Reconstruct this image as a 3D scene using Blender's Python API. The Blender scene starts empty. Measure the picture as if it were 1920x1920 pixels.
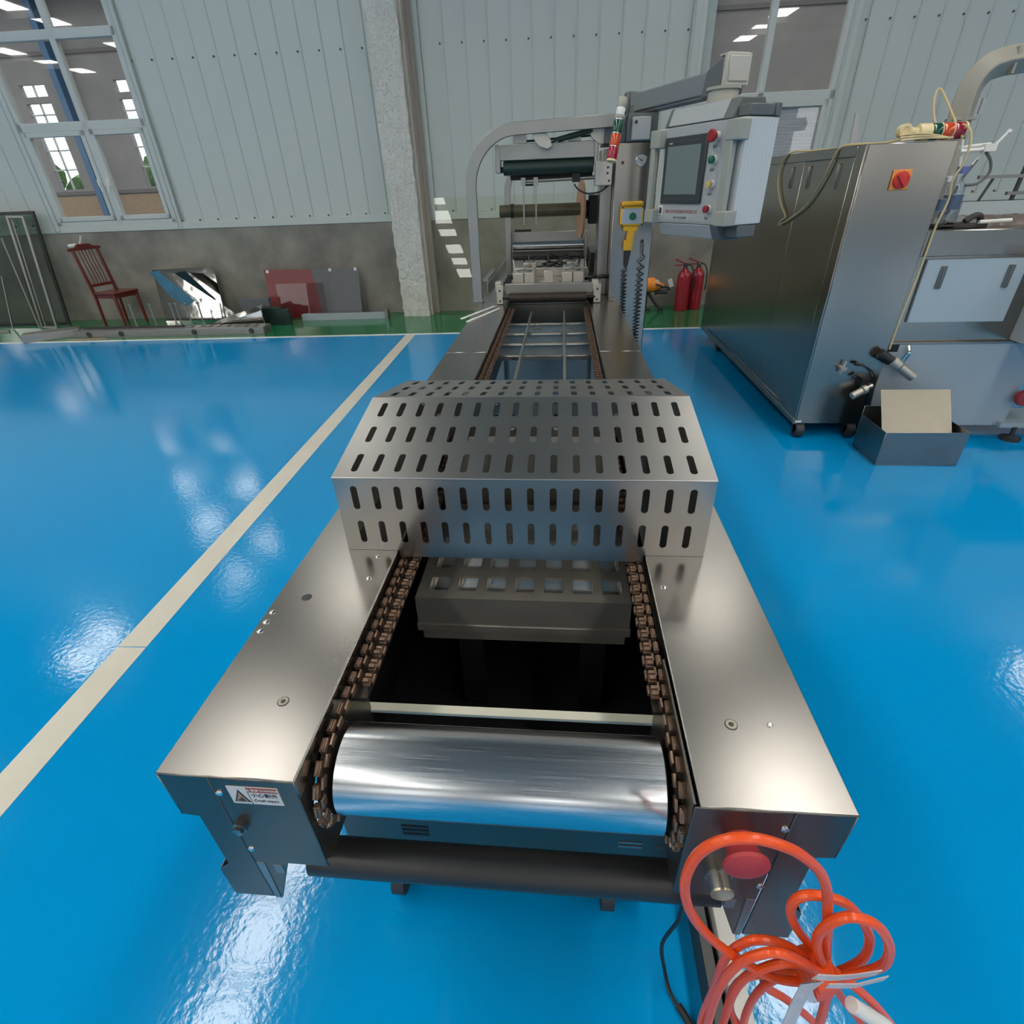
import bpy, bmesh, math, random
from mathutils import Vector, Matrix, Quaternion
random.seed(7)
C = bpy.context.scene.collection
S = bpy.context.scene
PI = math.pi
# ---------------------------------------------------------------- camera
cam = bpy.data.cameras.new('camera'); camo = bpy.data.objects.new('camera', cam); C.objects.link(camo)
cam.sensor_fit = 'HORIZONTAL'; cam.sensor_width = 36.0; cam.lens = 986.15 / 1920 * 36.0
cam.clip_start = 0.02; cam.clip_end = 200
PIT, YAW, ROL = -.5539, -.1021, -.0393
F = Vector((math.sin(YAW)*math.cos(PIT), math.cos(YAW)*math.cos(PIT), math.sin(PIT)))
R0 = Vector((math.cos(YAW), -math.sin(YAW), 0)); U0 = R0.cross(F)
RX = math.cos(ROL)*R0 + math.sin(ROL)*U0; UX = -math.sin(ROL)*R0 + math.cos(ROL)*U0
m = Matrix.Identity(4)
for i in range(3):
    m[i][0] = RX[i]; m[i][1] = UX[i]; m[i][2] = -F[i]
m[2][3] = 1.6
camo.matrix_world = m
S.camera = camo
# ---------------------------------------------------------------- world, exposure
w = bpy.data.worlds.new('world'); S.world = w; w.use_nodes = True
bg = w.node_tree.nodes['Background']; bg.inputs[0].default_value = (.90, .95, 1.0, 1); bg.inputs[1].default_value = 2.6
S.view_settings.view_transform = 'Standard'; S.view_settings.look = 'None'
S.view_settings.exposure = 0.0; S.view_settings.gamma = 1.0; S.view_settings.use_curve_mapping = False
SKYLIGHT = 15.0          # radiance of the translucent roof strips
PSI = .0298              # the back wall is turned a little against the machine

# ---------------------------------------------------------------- helpers
WM = {}
def wl(u, v, z=0.0):
    return Vector((u*math.cos(PSI)-v*math.sin(PSI), u*math.sin(PSI)+v*math.cos(PSI), z))
class B:
    def __init__(s): s.bm = bmesh.new(); s.m = Matrix.Identity(4)
    def v(s, p): return s.bm.verts.new(s.m @ Vector(p))
    def face(s, vs):
        try: return s.bm.faces.new(vs)
        except ValueError: return None
    def box(s, a, b):
        x0,y0,z0 = a; x1,y1,z1 = b
        if x0>x1: x0,x1=x1,x0
        if y0>y1: y0,y1=y1,y0
        if z0>z1: z0,z1=z1,z0
        p = [s.v(q) for q in ((x0,y0,z0),(x1,y0,z0),(x1,y1,z0),(x0,y1,z0),(x0,y0,z1),(x1,y0,z1),(x1,y1,z1),(x0,y1,z1))]
        for f in ((0,3,2,1),(4,5,6,7),(0,1,5,4),(1,2,6,5),(2,3,7,6),(3,0,4,7)): s.face([p[i] for i in f])
        return s
    def prism(s, poly, d0, d1, axis='y'):
        def pt(a, b, d):
            return {'y':(a,d,b),'x':(d,a,b),'z':(a,b,d)}[axis]
        A = [s.v(pt(a,b,d0)) for a,b in poly]; D = [s.v(pt(a,b,d1)) for a,b in poly]
        n = len(poly)
        s.face(A); s.face(D[::-1])
        for i in range(n): s.face([A[i],D[i],D[(i+1)%n],A[(i+1)%n]])
        return s
    def hull8(s, lo, hi):    # two quads joined: lo = 4 points, hi = 4 points
        A = [s.v(p) for p in lo]; D = [s.v(p) for p in hi]
        s.face(A[::-1]); s.face(D)
        for i in range(4): s.face([A[i],A[(i+1)%4],D[(i+1)%4],D[i]])
        return s
    def cyl(s, p0, p1, r0, r1=None, n=20, caps=True):
        r1 = r0 if r1 is None else r1
        p0 = Vector(p0); p1 = Vector(p1); d = (p1-p0).normalized()
        a = d.orthogonal().normalized(); b = d.cross(a)
        A = []; D = []
        for i in range(n):
            t = 2*PI*i/n; k = math.cos(t)*a + math.sin(t)*b
            A.append(s.v(p0+r0*k)); D.append(s.v(p1+r1*k))
        if caps: s.face(A[::-1]); s.face(D)
        for i in range(n): s.face([A[i],A[(i+1)%n],D[(i+1)%n],D[i]])
        return s
    def lathe(s, p0, d, prof, n=24):   # prof: (distance along d, radius)
        p0 = Vector(p0); d = Vector(d).normalized(); a = d.orthogonal().normalized(); b = d.cross(a)
        rings = []
        for h, r in prof:
            rings.append([s.v(p0+h*d+max(r,1e-5)*(math.cos(2*PI*i/n)*a+math.sin(2*PI*i/n)*b)) for i in range(n)])
        for A, D in zip(rings, rings[1:]):
            for i in range(n): s.face([A[i],A[(i+1)%n],D[(i+1)%n],D[i]])
        s.face(rings[0][::-1]); s.face(rings[-1])
        return s
    def tube(s, pts, r, n=8, smooth=4, ph=0.0):
        P = [Vector(p) for p in pts]
        if smooth > 1 and len(P) > 2:
            Q = []
            for i in range(len(P)-1):
                a = P[max(i-1,0)]; b = P[i]; c = P[i+1]; d = P[min(i+2,len(P)-1)]
                for k in range(smooth):
                    t = k/smooth
                    Q.append(.5*((2*b)+(c-a)*t+(2*a-5*b+4*c-d)*t*t+(3*b-a-3*c+d)*t**3))
            Q.append(P[-1]); P = Q
        rings = []; up = None
        for i, p in enumerate(P):
            t = (P[min(i+1,len(P)-1)]-P[max(i-1,0)]).normalized()
            if up is None: up = t.orthogonal().normalized()
            up = (up - up.dot(t)*t)
            up = up.normalized() if up.length > 1e-6 else t.orthogonal().normalized()
            bt = t.cross(up)
            rr = r(i/(len(P)-1)) if callable(r) else r
            rings.append([s.v(p+rr*(math.cos(2*PI*k/n+ph)*up+math.sin(2*PI*k/n+ph)*bt)) for k in range(n)])
        for A, D in zip(rings, rings[1:]):
            for k in range(n): s.face([A[k],A[(k+1)%n],D[(k+1)%n],D[k]])
        s.face(rings[0][::-1]); s.face(rings[-1])
        return s
    def ribbon(s, pts, wv, th):        # flat strip along pts, width vector wv, thickness along normal
        P = [Vector(p) for p in pts]; wv = Vector(wv); rings = []
        for i, p in enumerate(P):
            t = (P[min(i+1,len(P)-1)]-P[max(i-1,0)]).normalized(); n = t.cross(wv).normalized()*th/2
            rings.append([s.v(p-wv/2-n), s.v(p+wv/2-n), s.v(p+wv/2+n), s.v(p-wv/2+n)])
        for A, D in zip(rings, rings[1:]):
            for k in range(4): s.face([A[k],A[(k+1)%4],D[(k+1)%4],D[k]])
        s.face(rings[0][::-1]); s.face(rings[-1])
        return s
    def text(s, body, size, M, depth=.0006):
        cu = bpy.data.curves.new('text','FONT'); cu.body = body; cu.size = size; cu.extrude = depth/2
        cu.align_x = 'CENTER'; cu.align_y = 'CENTER'; cu.resolution_u = 3
        o = bpy.data.objects.new('text', cu); me = bpy.data.meshes.new_from_object(o)
        me.transform(M); me.transform(s.m); s.bm.from_mesh(me)
        bpy.data.objects.remove(o); bpy.data.curves.remove(cu); bpy.data.meshes.remove(me)
        return s
    def o(s, name, mat, parent=None, local=False, bev=0, seg=1, smooth=True, **kw):
        bmesh.ops.recalc_face_normals(s.bm, faces=s.bm.faces)
        if parent is not None and not local: s.bm.transform(WM[parent].inverted())
        me = bpy.data.meshes.new(name); s.bm.to_mesh(me); s.bm.free()
        me.materials.append(mat)
        if smooth:
            for p in me.polygons: p.use_smooth = True
            me.set_sharp_from_angle(angle=math.radians(35))
        o = bpy.data.objects.new(name, me); C.objects.link(o)
        if parent is not None: o.parent = parent; WM[o] = WM[parent]
        else: WM[o] = Matrix.Identity(4)
        if bev:
            md = o.modifiers.new('bevel','BEVEL'); md.width = bev; md.segments = seg; md.limit_method = 'ANGLE'; md.angle_limit = math.radians(40)
        for k, x in kw.items(): o[k] = x
        return o
def thing(name, label, cat, loc, rz=0, group=None):
    o = bpy.data.objects.new(name, None); C.objects.link(o); o.empty_display_size = .05
    o.location = loc; o.rotation_euler = (0,0,rz)
    WM[o] = Matrix.Translation(Vector(loc)) @ Matrix.Rotation(rz,4,'Z')
    o['label'] = label; o['category'] = cat
    if group: o['group'] = group
    return o
def tag(o, label, cat, group=None):
    o['label'] = label; o['category'] = cat
    if group: o['group'] = group
    return o
def dup(o, parent=None, loc=None, rot=None):
    c = o.copy(); C.objects.link(c); WM[c] = WM.get(o, Matrix.Identity(4))
    if parent is not None: c.parent = parent
    if loc is not None: c.location = loc
    if rot is not None: c.rotation_euler = rot
    return c
def rot(ax, a, at=(0,0,0)):
    t = Matrix.Translation(Vector(at)); return t @ Matrix.Rotation(a,4,ax) @ t.inverted()

# ---------------------------------------------------------------- materials
def mat(name, col, rough=.5, metal=0, noise=0, nscale=8, bump=0, bscale=60, stretch=(1,1,1), rvar=0, coat=0, spec=.5, dark=None, emit=0, alpha=1, trans=0):
    M = bpy.data.materials.new(name); M.use_nodes = True
    nt = M.node_tree; N = nt.nodes; L = nt.links; P = N['Principled BSDF']
    P.inputs['Base Color'].default_value = (*col,1); P.inputs['Roughness'].default_value = rough
    P.inputs['Metallic'].default_value = metal; P.inputs['Specular IOR Level'].default_value = spec
    if coat: P.inputs['Coat Weight'].default_value = coat; P.inputs['Coat Roughness'].default_value = .05
    if trans: P.inputs['Transmission Weight'].default_value = trans
    if emit: P.inputs['Emission Color'].default_value = (*col,1); P.inputs['Emission Strength'].default_value = emit
    tc = N.new('ShaderNodeTexCoord'); mp = N.new('ShaderNodeMapping'); mp.inputs['Scale'].default_value = stretch
    L.new(tc.outputs['Object'], mp.inputs['Vector'])
    if noise:
        n = N.new('ShaderNodeTexNoise'); n.inputs['Scale'].default_value = nscale; n.inputs['Detail'].default_value = 5
        L.new(tc.outputs['Object'] if metal else mp.outputs[0], n.inputs['Vector'])
        r = N.new('ShaderNodeMapRange'); r.inputs[1].default_value = .3; r.inputs[2].default_value = .7
        r.inputs[3].default_value = 0; r.inputs[4].default_value = noise
        L.new(n.outputs['Fac'], r.inputs[0])
        mx = N.new('ShaderNodeMix'); mx.data_type = 'RGBA'
        mx.inputs[6].default_value = (*col,1); mx.inputs[7].default_value = (*(dark or tuple(c*.4 for c in col)),1)
        L.new(r.outputs[0], mx.inputs[0]); L.new(mx.outputs[2], P.inputs['Base Color'])
    if rvar:
        n2 = N.new('ShaderNodeTexNoise'); n2.inputs['Scale'].default_value = nscale*1.7; n2.inputs['Detail'].default_value = 6
        L.new(mp.outputs[0], n2.inputs['Vector'])
        r2 = N.new('ShaderNodeMapRange'); r2.inputs[1].default_value = .3; r2.inputs[2].default_value = .7
        r2.inputs[3].default_value = rough-rvar; r2.inputs[4].default_value = rough+rvar
        L.new(n2.outputs['Fac'], r2.inputs[0]); L.new(r2.outputs[0], P.inputs['Roughness'])
    if bump:
        n3 = N.new('ShaderNodeTexNoise'); n3.inputs['Scale'].default_value = bscale; n3.inputs['Detail'].default_value = 3
        L.new(mp.outputs[0], n3.inputs['Vector'])
        b = N.new('ShaderNodeBump'); b.inputs['Strength'].default_value = 1; b.inputs['Distance'].default_value = bump
        L.new(n3.outputs['Fac'], b.inputs['Height']); L.new(b.outputs[0], P.inputs['Normal'])
    return M
M = {}
M['deck'] = mat('brushed_deck_steel', (.31,.292,.27), .26, 1, .3, 3, 0, 60, (3,160,1), .010, dark=(.235,.222,.205))
M['steel'] = mat('brushed_steel', (.34,.325,.30), .30, 1, .3, 4)
M['guard'] = mat('guard_steel', (.44,.425,.40), .33, 1, .3, 4, 0, 50, (160,3,3), .015, dark=(.35,.34,.32))
M['endsteel'] = mat('shaded_end_steel', (.16,.135,.11), .33, .9, .35, 6, dark=(.10,.088,.075))  # base darkened in place of the dark reflection of someone standing in front
M['chrome'] = mat('polished_roller_steel', (.62,.63,.64), .23, 1, .25, 9, 0, 90, (.4,90,90), .05, dark=(.5,.52,.54))
M['cabsteel'] = mat('cabinet_steel', (.34,.315,.28), .22, 1, .3, 1.2, dark=(.27,.255,.235))
M['mirror'] = mat('mirror_sheet_steel', (.50,.48,.44), .06, 1, 0, 3, .004, 2.0)
M['alu'] = mat('aluminium', (.36,.35,.325), .45, 1, .3, 8, 0, 80, (1,1,1), .06, dark=(.29,.28,.26))
M['castalu'] = mat('cast_aluminium', (.56,.53,.47), .5, .85, .4, 14, .0001, 120, dark=(.38,.355,.31))
M['darkcast'] = mat('mould_block_metal', (.22,.20,.17), .48, .45, .5, 9, dark=(.14,.125,.105))
M['dark'] = mat('dark_metal', (.018,.018,.02), .45, .3, .5, 6, 0, dark=(.008,.008,.009))
M['blackroll'] = mat('black_rubber_roller', (.022,.021,.02), .38, 0, .4, 5, .0002, 120, dark=(.012,.012,.012))
M['chain'] = mat('greasy_chain_brown', (.34,.22,.15), .38, .75, .7, 60, .0003, 200, dark=(.10,.06,.045))
M['chaindark'] = mat('greasy_chain_dark', (.05,.038,.03), .5, .5, .5, 50, 0, dark=(.015,.012,.01))
M['cream'] = mat('cream_strip', (.62,.60,.48), .5)
M['screw'] = mat('bright_screw', (.78,.76,.72), .2, 1)
M['screwdark'] = mat('dark_screw', (.06,.06,.06), .4, .5)
M['redplastic'] = mat('red_plastic', (.42,.04,.045), .5)
M['darkred'] = mat('dark_red_plastic', (.32,.02,.025), .35)
M['cable'] = mat('orange_red_cable', (.86,.095,.012), .30, 0, .3, 20, 0, dark=(.66,.05,.008))
M['blackcable'] = mat('black_cable', (.012,.012,.013), .45)
M['white'] = mat('white_plastic', (.75,.75,.72), .4)
M['film'] = mat('clear_plastic_tape', (.62,.55,.52), .3, 0, .5, 30, .002, 60, dark=(.5,.28,.25))
M['labelwhite'] = mat('label_white', (.62,.58,.54), .45)
M['labelred'] = mat('label_red', (.34,.07,.05), .45)
M['ink'] = mat('black_ink', (.02,.02,.02), .5)
M['inkred'] = mat('red_ink', (.30,.06,.05), .5)
M['brass'] = mat('button_cap', (.62,.55,.36), .3, .8)
M['hmi'] = mat('light_grey_paint', (.40,.415,.415), .42, 0, .12, 6, dark=(.36,.375,.375))
M['hmistripe'] = mat('hmi_side_paint', (.56,.575,.58), .45)
M['hmigrey'] = mat('mid_grey_plastic', (.12,.13,.13), .45)
M['beige'] = mat('beige_plastic', (.34,.345,.30), .45)
M['elbow'] = mat('cream_cap', (.50,.47,.40), .45)
M['armgrey'] = mat('arm_grey', (.20,.215,.225), .4)
M['screenframe'] = mat('screen_frame', (.045,.05,.052), .35)
M['screen'] = mat('screen_glass', (.17,.21,.20), .12)
M['green'] = mat('green_plastic', (.01,.13,.07), .3)
M['greendark'] = mat('dark_green_lens', (.008,.07,.04), .18, coat=.5)
M['orangelens'] = mat('orange_lens', (.62,.075,.015), .18, coat=.5)
M['redlens'] = mat('red_lens', (.35,.008,.03), .18, coat=.5)
M['yellow'] = mat('yellow_plastic', (.80,.42,.02), .4)
M['yellowbtn'] = mat('yellow_button', (.62,.46,.18), .35)
M['ivory'] = mat('ivory_plastic', (.80,.66,.36), .4)
M['wood'] = mat('reel_board', (.42,.24,.14), .55, 0, .4, 20, dark=(.3,.16,.09))
M['tubewood'] = mat('dark_core_tube', (.10,.085,.05), .35, .3, .5, 12, 0, 60, (.3,4,4), dark=(.05,.045,.03))
M['greenroll'] = mat('dark_green_rubber', (.012,.03,.025), .4)
M['wallpanel'] = mat('grey_green_wall_sheet', (.49,.525,.50), .5, 0, .10, 1.2, 0, dark=(.46,.495,.47))
M['wallscrew'] = mat('wall_screw', (.05,.06,.06), .5)
M['concrete'] = mat('concrete_render', (.30,.28,.24), .85, 0, 1.0, 2.2, .004, 30, dark=(.16,.148,.128))
M['foam'] = mat('fireproof_coating', (.62,.61,.56), .9, 0, .35, 9, .035, 22, dark=(.50,.485,.43))
M['column'] = mat('primed_column_side', (.42,.37,.32), .7, 0, .4, 3, dark=(.33,.29,.25))
M['frame'] = mat('white_window_frame', (.50,.53,.51), .4)
M['blue'] = mat('blue_epoxy', (.0,.285,.62), .085, 0, .5, .8, .0005, 45, spec=.5, dark=(.0,.235,.54))
M['greenfloor'] = mat('green_epoxy', (.012,.17,.065), .10, 0, .6, 1.5, .0004, 40, dark=(.008,.12,.045))
M['stripe'] = mat('cream_floor_paint', (.66,.62,.52), .35, 0, .5, 5, .0004, 60, dark=(.56,.52,.42))
M['line'] = mat('white_floor_paint', (.72,.73,.70), .35)
M['roof'] = mat('roof_sheet', (.17,.165,.155), .7)
M['hallwall'] = mat('hall_wall', (.24,.23,.21), .7)
M['purlin'] = mat('purlin', (.16,.15,.15), .6)
M['darkwall'] = mat('next_hall_wall', (.30,.29,.29), .8, 0, .5, 1.0, dark=(.2,.195,.195))
M['skylight'] = mat('translucent_roof_strip', (1,.97,.90), .6, emit=SKYLIGHT)
M['skylight2'] = mat('translucent_roof_strip_far', (1,.97,.92), .6, emit=9)
M['lit'] = mat('daylit_window', (1,1,1), .5, emit=3.0)
M['lit2'] = mat('daylit_hall_window', (1,.98,.94), .5, emit=2.5)
M['foliage'] = mat('foliage', (.12,.24,.06), .7, 0, .8, 6, .05, 8, dark=(.03,.07,.02))
M['redwood'] = mat('red_lacquered_wood', (.15,.022,.015), .28, 0, .4, 14, 0, 50, (1,1,.2), coat=.3, dark=(.10,.014,.010))
M['extred'] = mat('extinguisher_red', (.32,.006,.018), .3, coat=.4)
M['label'] = mat('paper_label', (.7,.68,.64), .6)
M['orange'] = mat('orange_tool_plastic', (.85,.26,.03), .4)
M['cardboard'] = mat('cardboard', (.40,.30,.21), .8, 0, .3, 12)
M['galv'] = mat('galvanised_steel', (.40,.36,.29), .42, 1, .35, 4, 0, 40, (1,1,1), .06, dark=(.33,.30,.25))
M['traysteel'] = mat('tray_steel', (.26,.275,.28), .38, 1, .4, 8, 0, 60, (1,1,1), .06, dark=(.19,.20,.21))
M['paleblue'] = mat('pale_blue_panel', (.40,.465,.50), .4, 0, .1, 4, dark=(.37,.43,.47))
M['palesteel'] = mat('pale_painted_steel', (.36,.41,.44), .4, .15, .12, 3, dark=(.32,.37,.40))
M['duct'] = mat('cream_duct', (.38,.36,.30), .45, 0, .25, 5, dark=(.33,.31,.26))
M['orangeplate'] = mat('orange_switch_plate', (.85,.30,.06), .4)
M['redknob'] = mat('red_switch_knob', (.62,.03,.025), .35)
M['rod'] = mat('white_rod', (.78,.78,.74), .35)
M['clutter'] = mat('dark_rubbish', (.05,.045,.042), .55, 0, .8, 9, .01, 20, dark=(.02,.018,.017))
M['brownsheet'] = mat('brown_crumpled_wrap', (.16,.12,.10), .4, 0, .6, 6, .02, 10, dark=(.08,.06,.05))
M['bottleblue'] = mat('blue_bottle_label', (.09,.13,.22), .35)
M['capblue'] = mat('blue_cap', (.14,.18,.42), .4)
M['wheel'] = mat('black_caster_rubber', (.03,.03,.032), .5)
M['pinkboard'] = mat('red_film_board', (.22,.05,.05), .25, 0, .2, 5, dark=(.18,.04,.04))
M['greyboard'] = mat('grey_film_board', (.115,.12,.125), .28, 0, .25, 5, dark=(.09,.095,.10))
M['yellowish'] = mat('pale_yellow_cable', (.60,.47,.25), .4)
M['bluesheet'] = mat('blue_film_sheet', (.05,.19,.30), .2, .3, .5, 5, dark=(.03,.11,.18))
M['blind'] = mat('blind_slat', (.66,.64,.70), .5)
M['bluepost'] = mat('blue_painted_post', (.05,.14,.28), .4)
M['blackframe'] = mat('black_frame', (.012,.014,.014), .35)
M['timber'] = mat('pale_grey_bar', (.62,.60,.54), .5, 0, .5, 10, dark=(.40,.39,.36))
def glass(name, col, tint, refl_ior=1.5, fac=None):
    g = bpy.data.materials.new(name); g.use_nodes = True; nt = g.node_tree; N = nt.nodes; L = nt.links
    for n in list(N): N.remove(n)
    out = N.new('ShaderNodeOutputMaterial'); tr = N.new('ShaderNodeBsdfTransparent'); gl = N.new('ShaderNodeBsdfGlossy')
    tr.inputs[0].default_value = (*col,1); gl.inputs[0].default_value = (*tint,1); gl.inputs['Roughness'].default_value = .01
    fr = N.new('ShaderNodeFresnel'); fr.inputs[0].default_value = refl_ior; mx = N.new('ShaderNodeMixShader')
    ge = N.new('ShaderNodeNewGeometry'); sb = N.new('ShaderNodeMath'); sb.operation = 'SUBTRACT'; sb.use_clamp = True   # reflect on the outer face only
    L.new(fr.outputs[0], sb.inputs[0]); L.new(ge.outputs['Backfacing'], sb.inputs[1]); L.new(sb.outputs[0], mx.inputs[0]); L.new(tr.outputs[0], mx.inputs[1]); L.new(gl.outputs[0], mx.inputs[2]); L.new(mx.outputs[0], out.inputs[0])
    return g
M['pane'] = glass('window_glass', (.88,.90,.90), (1,1,1), 1.7)
M['greenglass'] = glass('green_tinted_glass', (.66,.72,.67), (1,1,1), 1.9)
M['clearsheet'] = glass('clear_acrylic', (.975,.98,.945), (1,1,1), 1.40)
M['acrylic'] = glass('scratched_acrylic', (.86,.82,.82), (1,1,1), 1.4)
M['pet'] = glass('bottle_plastic', (.80,.84,.90), (1,1,1), 1.7)

# ================================================================ SETTING
D = 8.4693
b = B(); b.box((-24,-18,-.1),(24,8.75,0))
floor = b.o('floor', M['blue'], kind='structure'); 
def wbox(b, u0,u1,v0,v1,z0,z1):
    b.m = Matrix.Rotation(PSI,4,'Z'); b.box((u0,v0,z0),(u1,v1,z1)); b.m = Matrix.Identity(4); return b
wbox(B(), -20,20,7.035,8.6,0,.0012).o('green_border', M['greenfloor'], floor)
wbox(B(), -20,20,6.965,7.035,0,.0020).o('white_line', M['line'], floor)
st = B()
for v0,v1 in ((-6,1.498),(1.503,6.965)): wbox(st, -1.8025,-1.6757,v0,v1,0,.0016)
st.o('painted_stripe', M['stripe'], floor)
# roof with translucent strips
ZC = 7.0
ro = B(); ro.box((-24,-18,ZC),(24,9.2,ZC+.1))
ceiling = ro.o('ceiling', M['roof'], kind='structure')
strips = (-21.6,-16.8,-10.4,-4.0,2.9,9.6,16.2)
for x in strips:
    for (y0,y1) in ((-15.5,-10.2),(-9.0,-3.4),(-2.6,4.6),(7.1,8.3)):
        b = B(); b.box((x-.36,y0,ZC-.03),(x+.36,y1,ZC-.01)); b.o('roof_light', M['skylight'], ceiling)
for y in (-13.2,-11.4,-7.6,-5.7,-2.0,-.95,.1,1.15,2.2,3.25,5.2,7.6):
    b = B(); b.box((-23.8,y-.05,ZC-.22),(23.8,y+.05,ZC-.001)); b.o('purlin', M['purlin'], ceiling)
b = B(); b.box((-24.2,-18,0),(-24,9.2,ZC)); b.o('wall_left', M['hallwall'], kind='structure')
b = B(); b.box((24,-18,0),(24.2,9.2,ZC)); b.o('wall_right', M['hallwall'], kind='structure')
b = B(); b.box((-24,-18.2,0),(24,-18,ZC)); wf = b.o('wall_front', M['hallwall'], kind='structure')
for x in range(-20,21,5):
    b = B(); b.box((x-1.1,-17.999,1.4),(x+1.1,-17.95,4.6)); b.o('lit_window', M['lit2'], wf)
# back wall: concrete plinth, profiled sheets, openings for two windows
W1 = (-7.15,-5.33); W2 = (1.86,3.60); WZ0, WZ1 = 1.31, 5.9
cw = B(); wbox(cw, -20,20,D,D+.16,0,1.235)
wall = cw.o('wall_back', M['concrete'], kind='structure')
bk = B()
for (a,c) in ((-20,W1[0]),(W1[1],W2[0]),(W2[1],20)): wbox(bk, a,c,D+.045,D+.16,1.235,ZC)
for (a,c) in (W1,W2):
    wbox(bk, a,c,D+.045,D+.16,1.235,WZ0); wbox(bk, a,c,D+.045,D+.16,WZ1,ZC)
bk.o('wall_core', M['wallpanel'], wall)
# profiled sheet strips with one raised rib each
s = .2733; ZP0, ZP1 = 1.30, 6.98
pan = None
def panel(u):
    global pan
    if pan is None:
        b = B(); b.m = Matrix.Identity(4)
        prof = [(0,0),(.002,-.012),(.012,-.012),(.022,0),(s,0),(s,.012),(0,.012)]
        b.prism(prof, ZP0, ZP1, 'z'); pan = b.o('wall_panel', M['wallpanel'], wall, local=True, smooth=False)
        c = pan
    else: c = dup(pan, wall)
    c.location = wl(u, D+.03); c.rotation_euler = (0,0,PSI); return c
sc = B()
def screw(u, z):
    p = wl(u, D+.012, z); q = wl(u, D+.029, z); sc.cyl(q, p, .011, n=8)
for u0, ks in ((-4.9559-.0,range(-1,11)),(-1.2447,range(-1,12)),(4.079,range(-1,18)),(-7.26-4*s,range(0,4)),(-7.26-12*s,range(0,8))):
    for k in ks:
        u = u0 + k*s
        panel(u)
        for z in (1.3387,3.126,4.9): screw(u-.035, z)
sc.o('panel_screw', M['wallscrew'], wall, kind='stuff')
wbox(B(), -20,20,D-.012,D+.045,1.2297,1.318).o('trim_1', M['wallpanel'], kind='structure', bev=.004)
# flashings beside windows and pillar
k = 2
for (u0,u1) in ((W1[1]-.005,W1[1]+.07),(W1[0]-.09,W1[0]+.005),(W2[0]-.10,W2[0]+.005),(W2[1]-.005,W2[1]+.10),(-1.60,-1.52)):
    b = B(); wbox(b,u0,u1,D-.02,D+.05,1.25,6.9); wbox(b,u0+.02,u0+.03,D-.028,D-.02,1.25,6.9)
    b.o('trim_%d' % k, M['wallpanel'], kind='structure', bev=.003); k += 1
# pillar with sprayed coating
b = B()
nu, nz = 12, 110
def pil(u, v, z):
    return wl(u, v, z)
ring = []
per = [(-2.09,8.5),(-2.09,8.42)] + [(-2.09,8.42-.28*i/5) for i in range(1,6)] + [(-2.09+.385*i/nu,8.14) for i in range(1,nu+1)] + [(-1.705,8.14+.05*i/2) for i in (1,2)] + [(-1.705,8.5)]
for j in range(nz+1):
    z = ZC*j/nz; row = []
    for i,(u,v) in enumerate(per):
        q = wl(u,v,z); n = .012
        f = 0 if i in (0,len(per)-1) else 1
        row.append(b.v(q + f*Vector((random.uniform(-n,n),random.uniform(-n,n),random.uniform(-.01,.01) if 0<j<nz else 0))))
    ring.append(row)
for A, E_ in zip(ring, ring[1:]):
    for i in range(len(per)-1): b.face([A[i],A[i+1],E_[i+1],E_[i]])
pill = b.o('wall_pillar', M['foam'], kind='structure', smooth=True)
for p in pill.data.polygons: p.use_smooth = True
b = B(); wbox(b,-1.71,-1.655,8.19,8.5,0,ZC); wbox(b,-1.655,-1.60,8.38,8.5,0,ZC); b.o('column_side', M['column'], pill)
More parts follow.
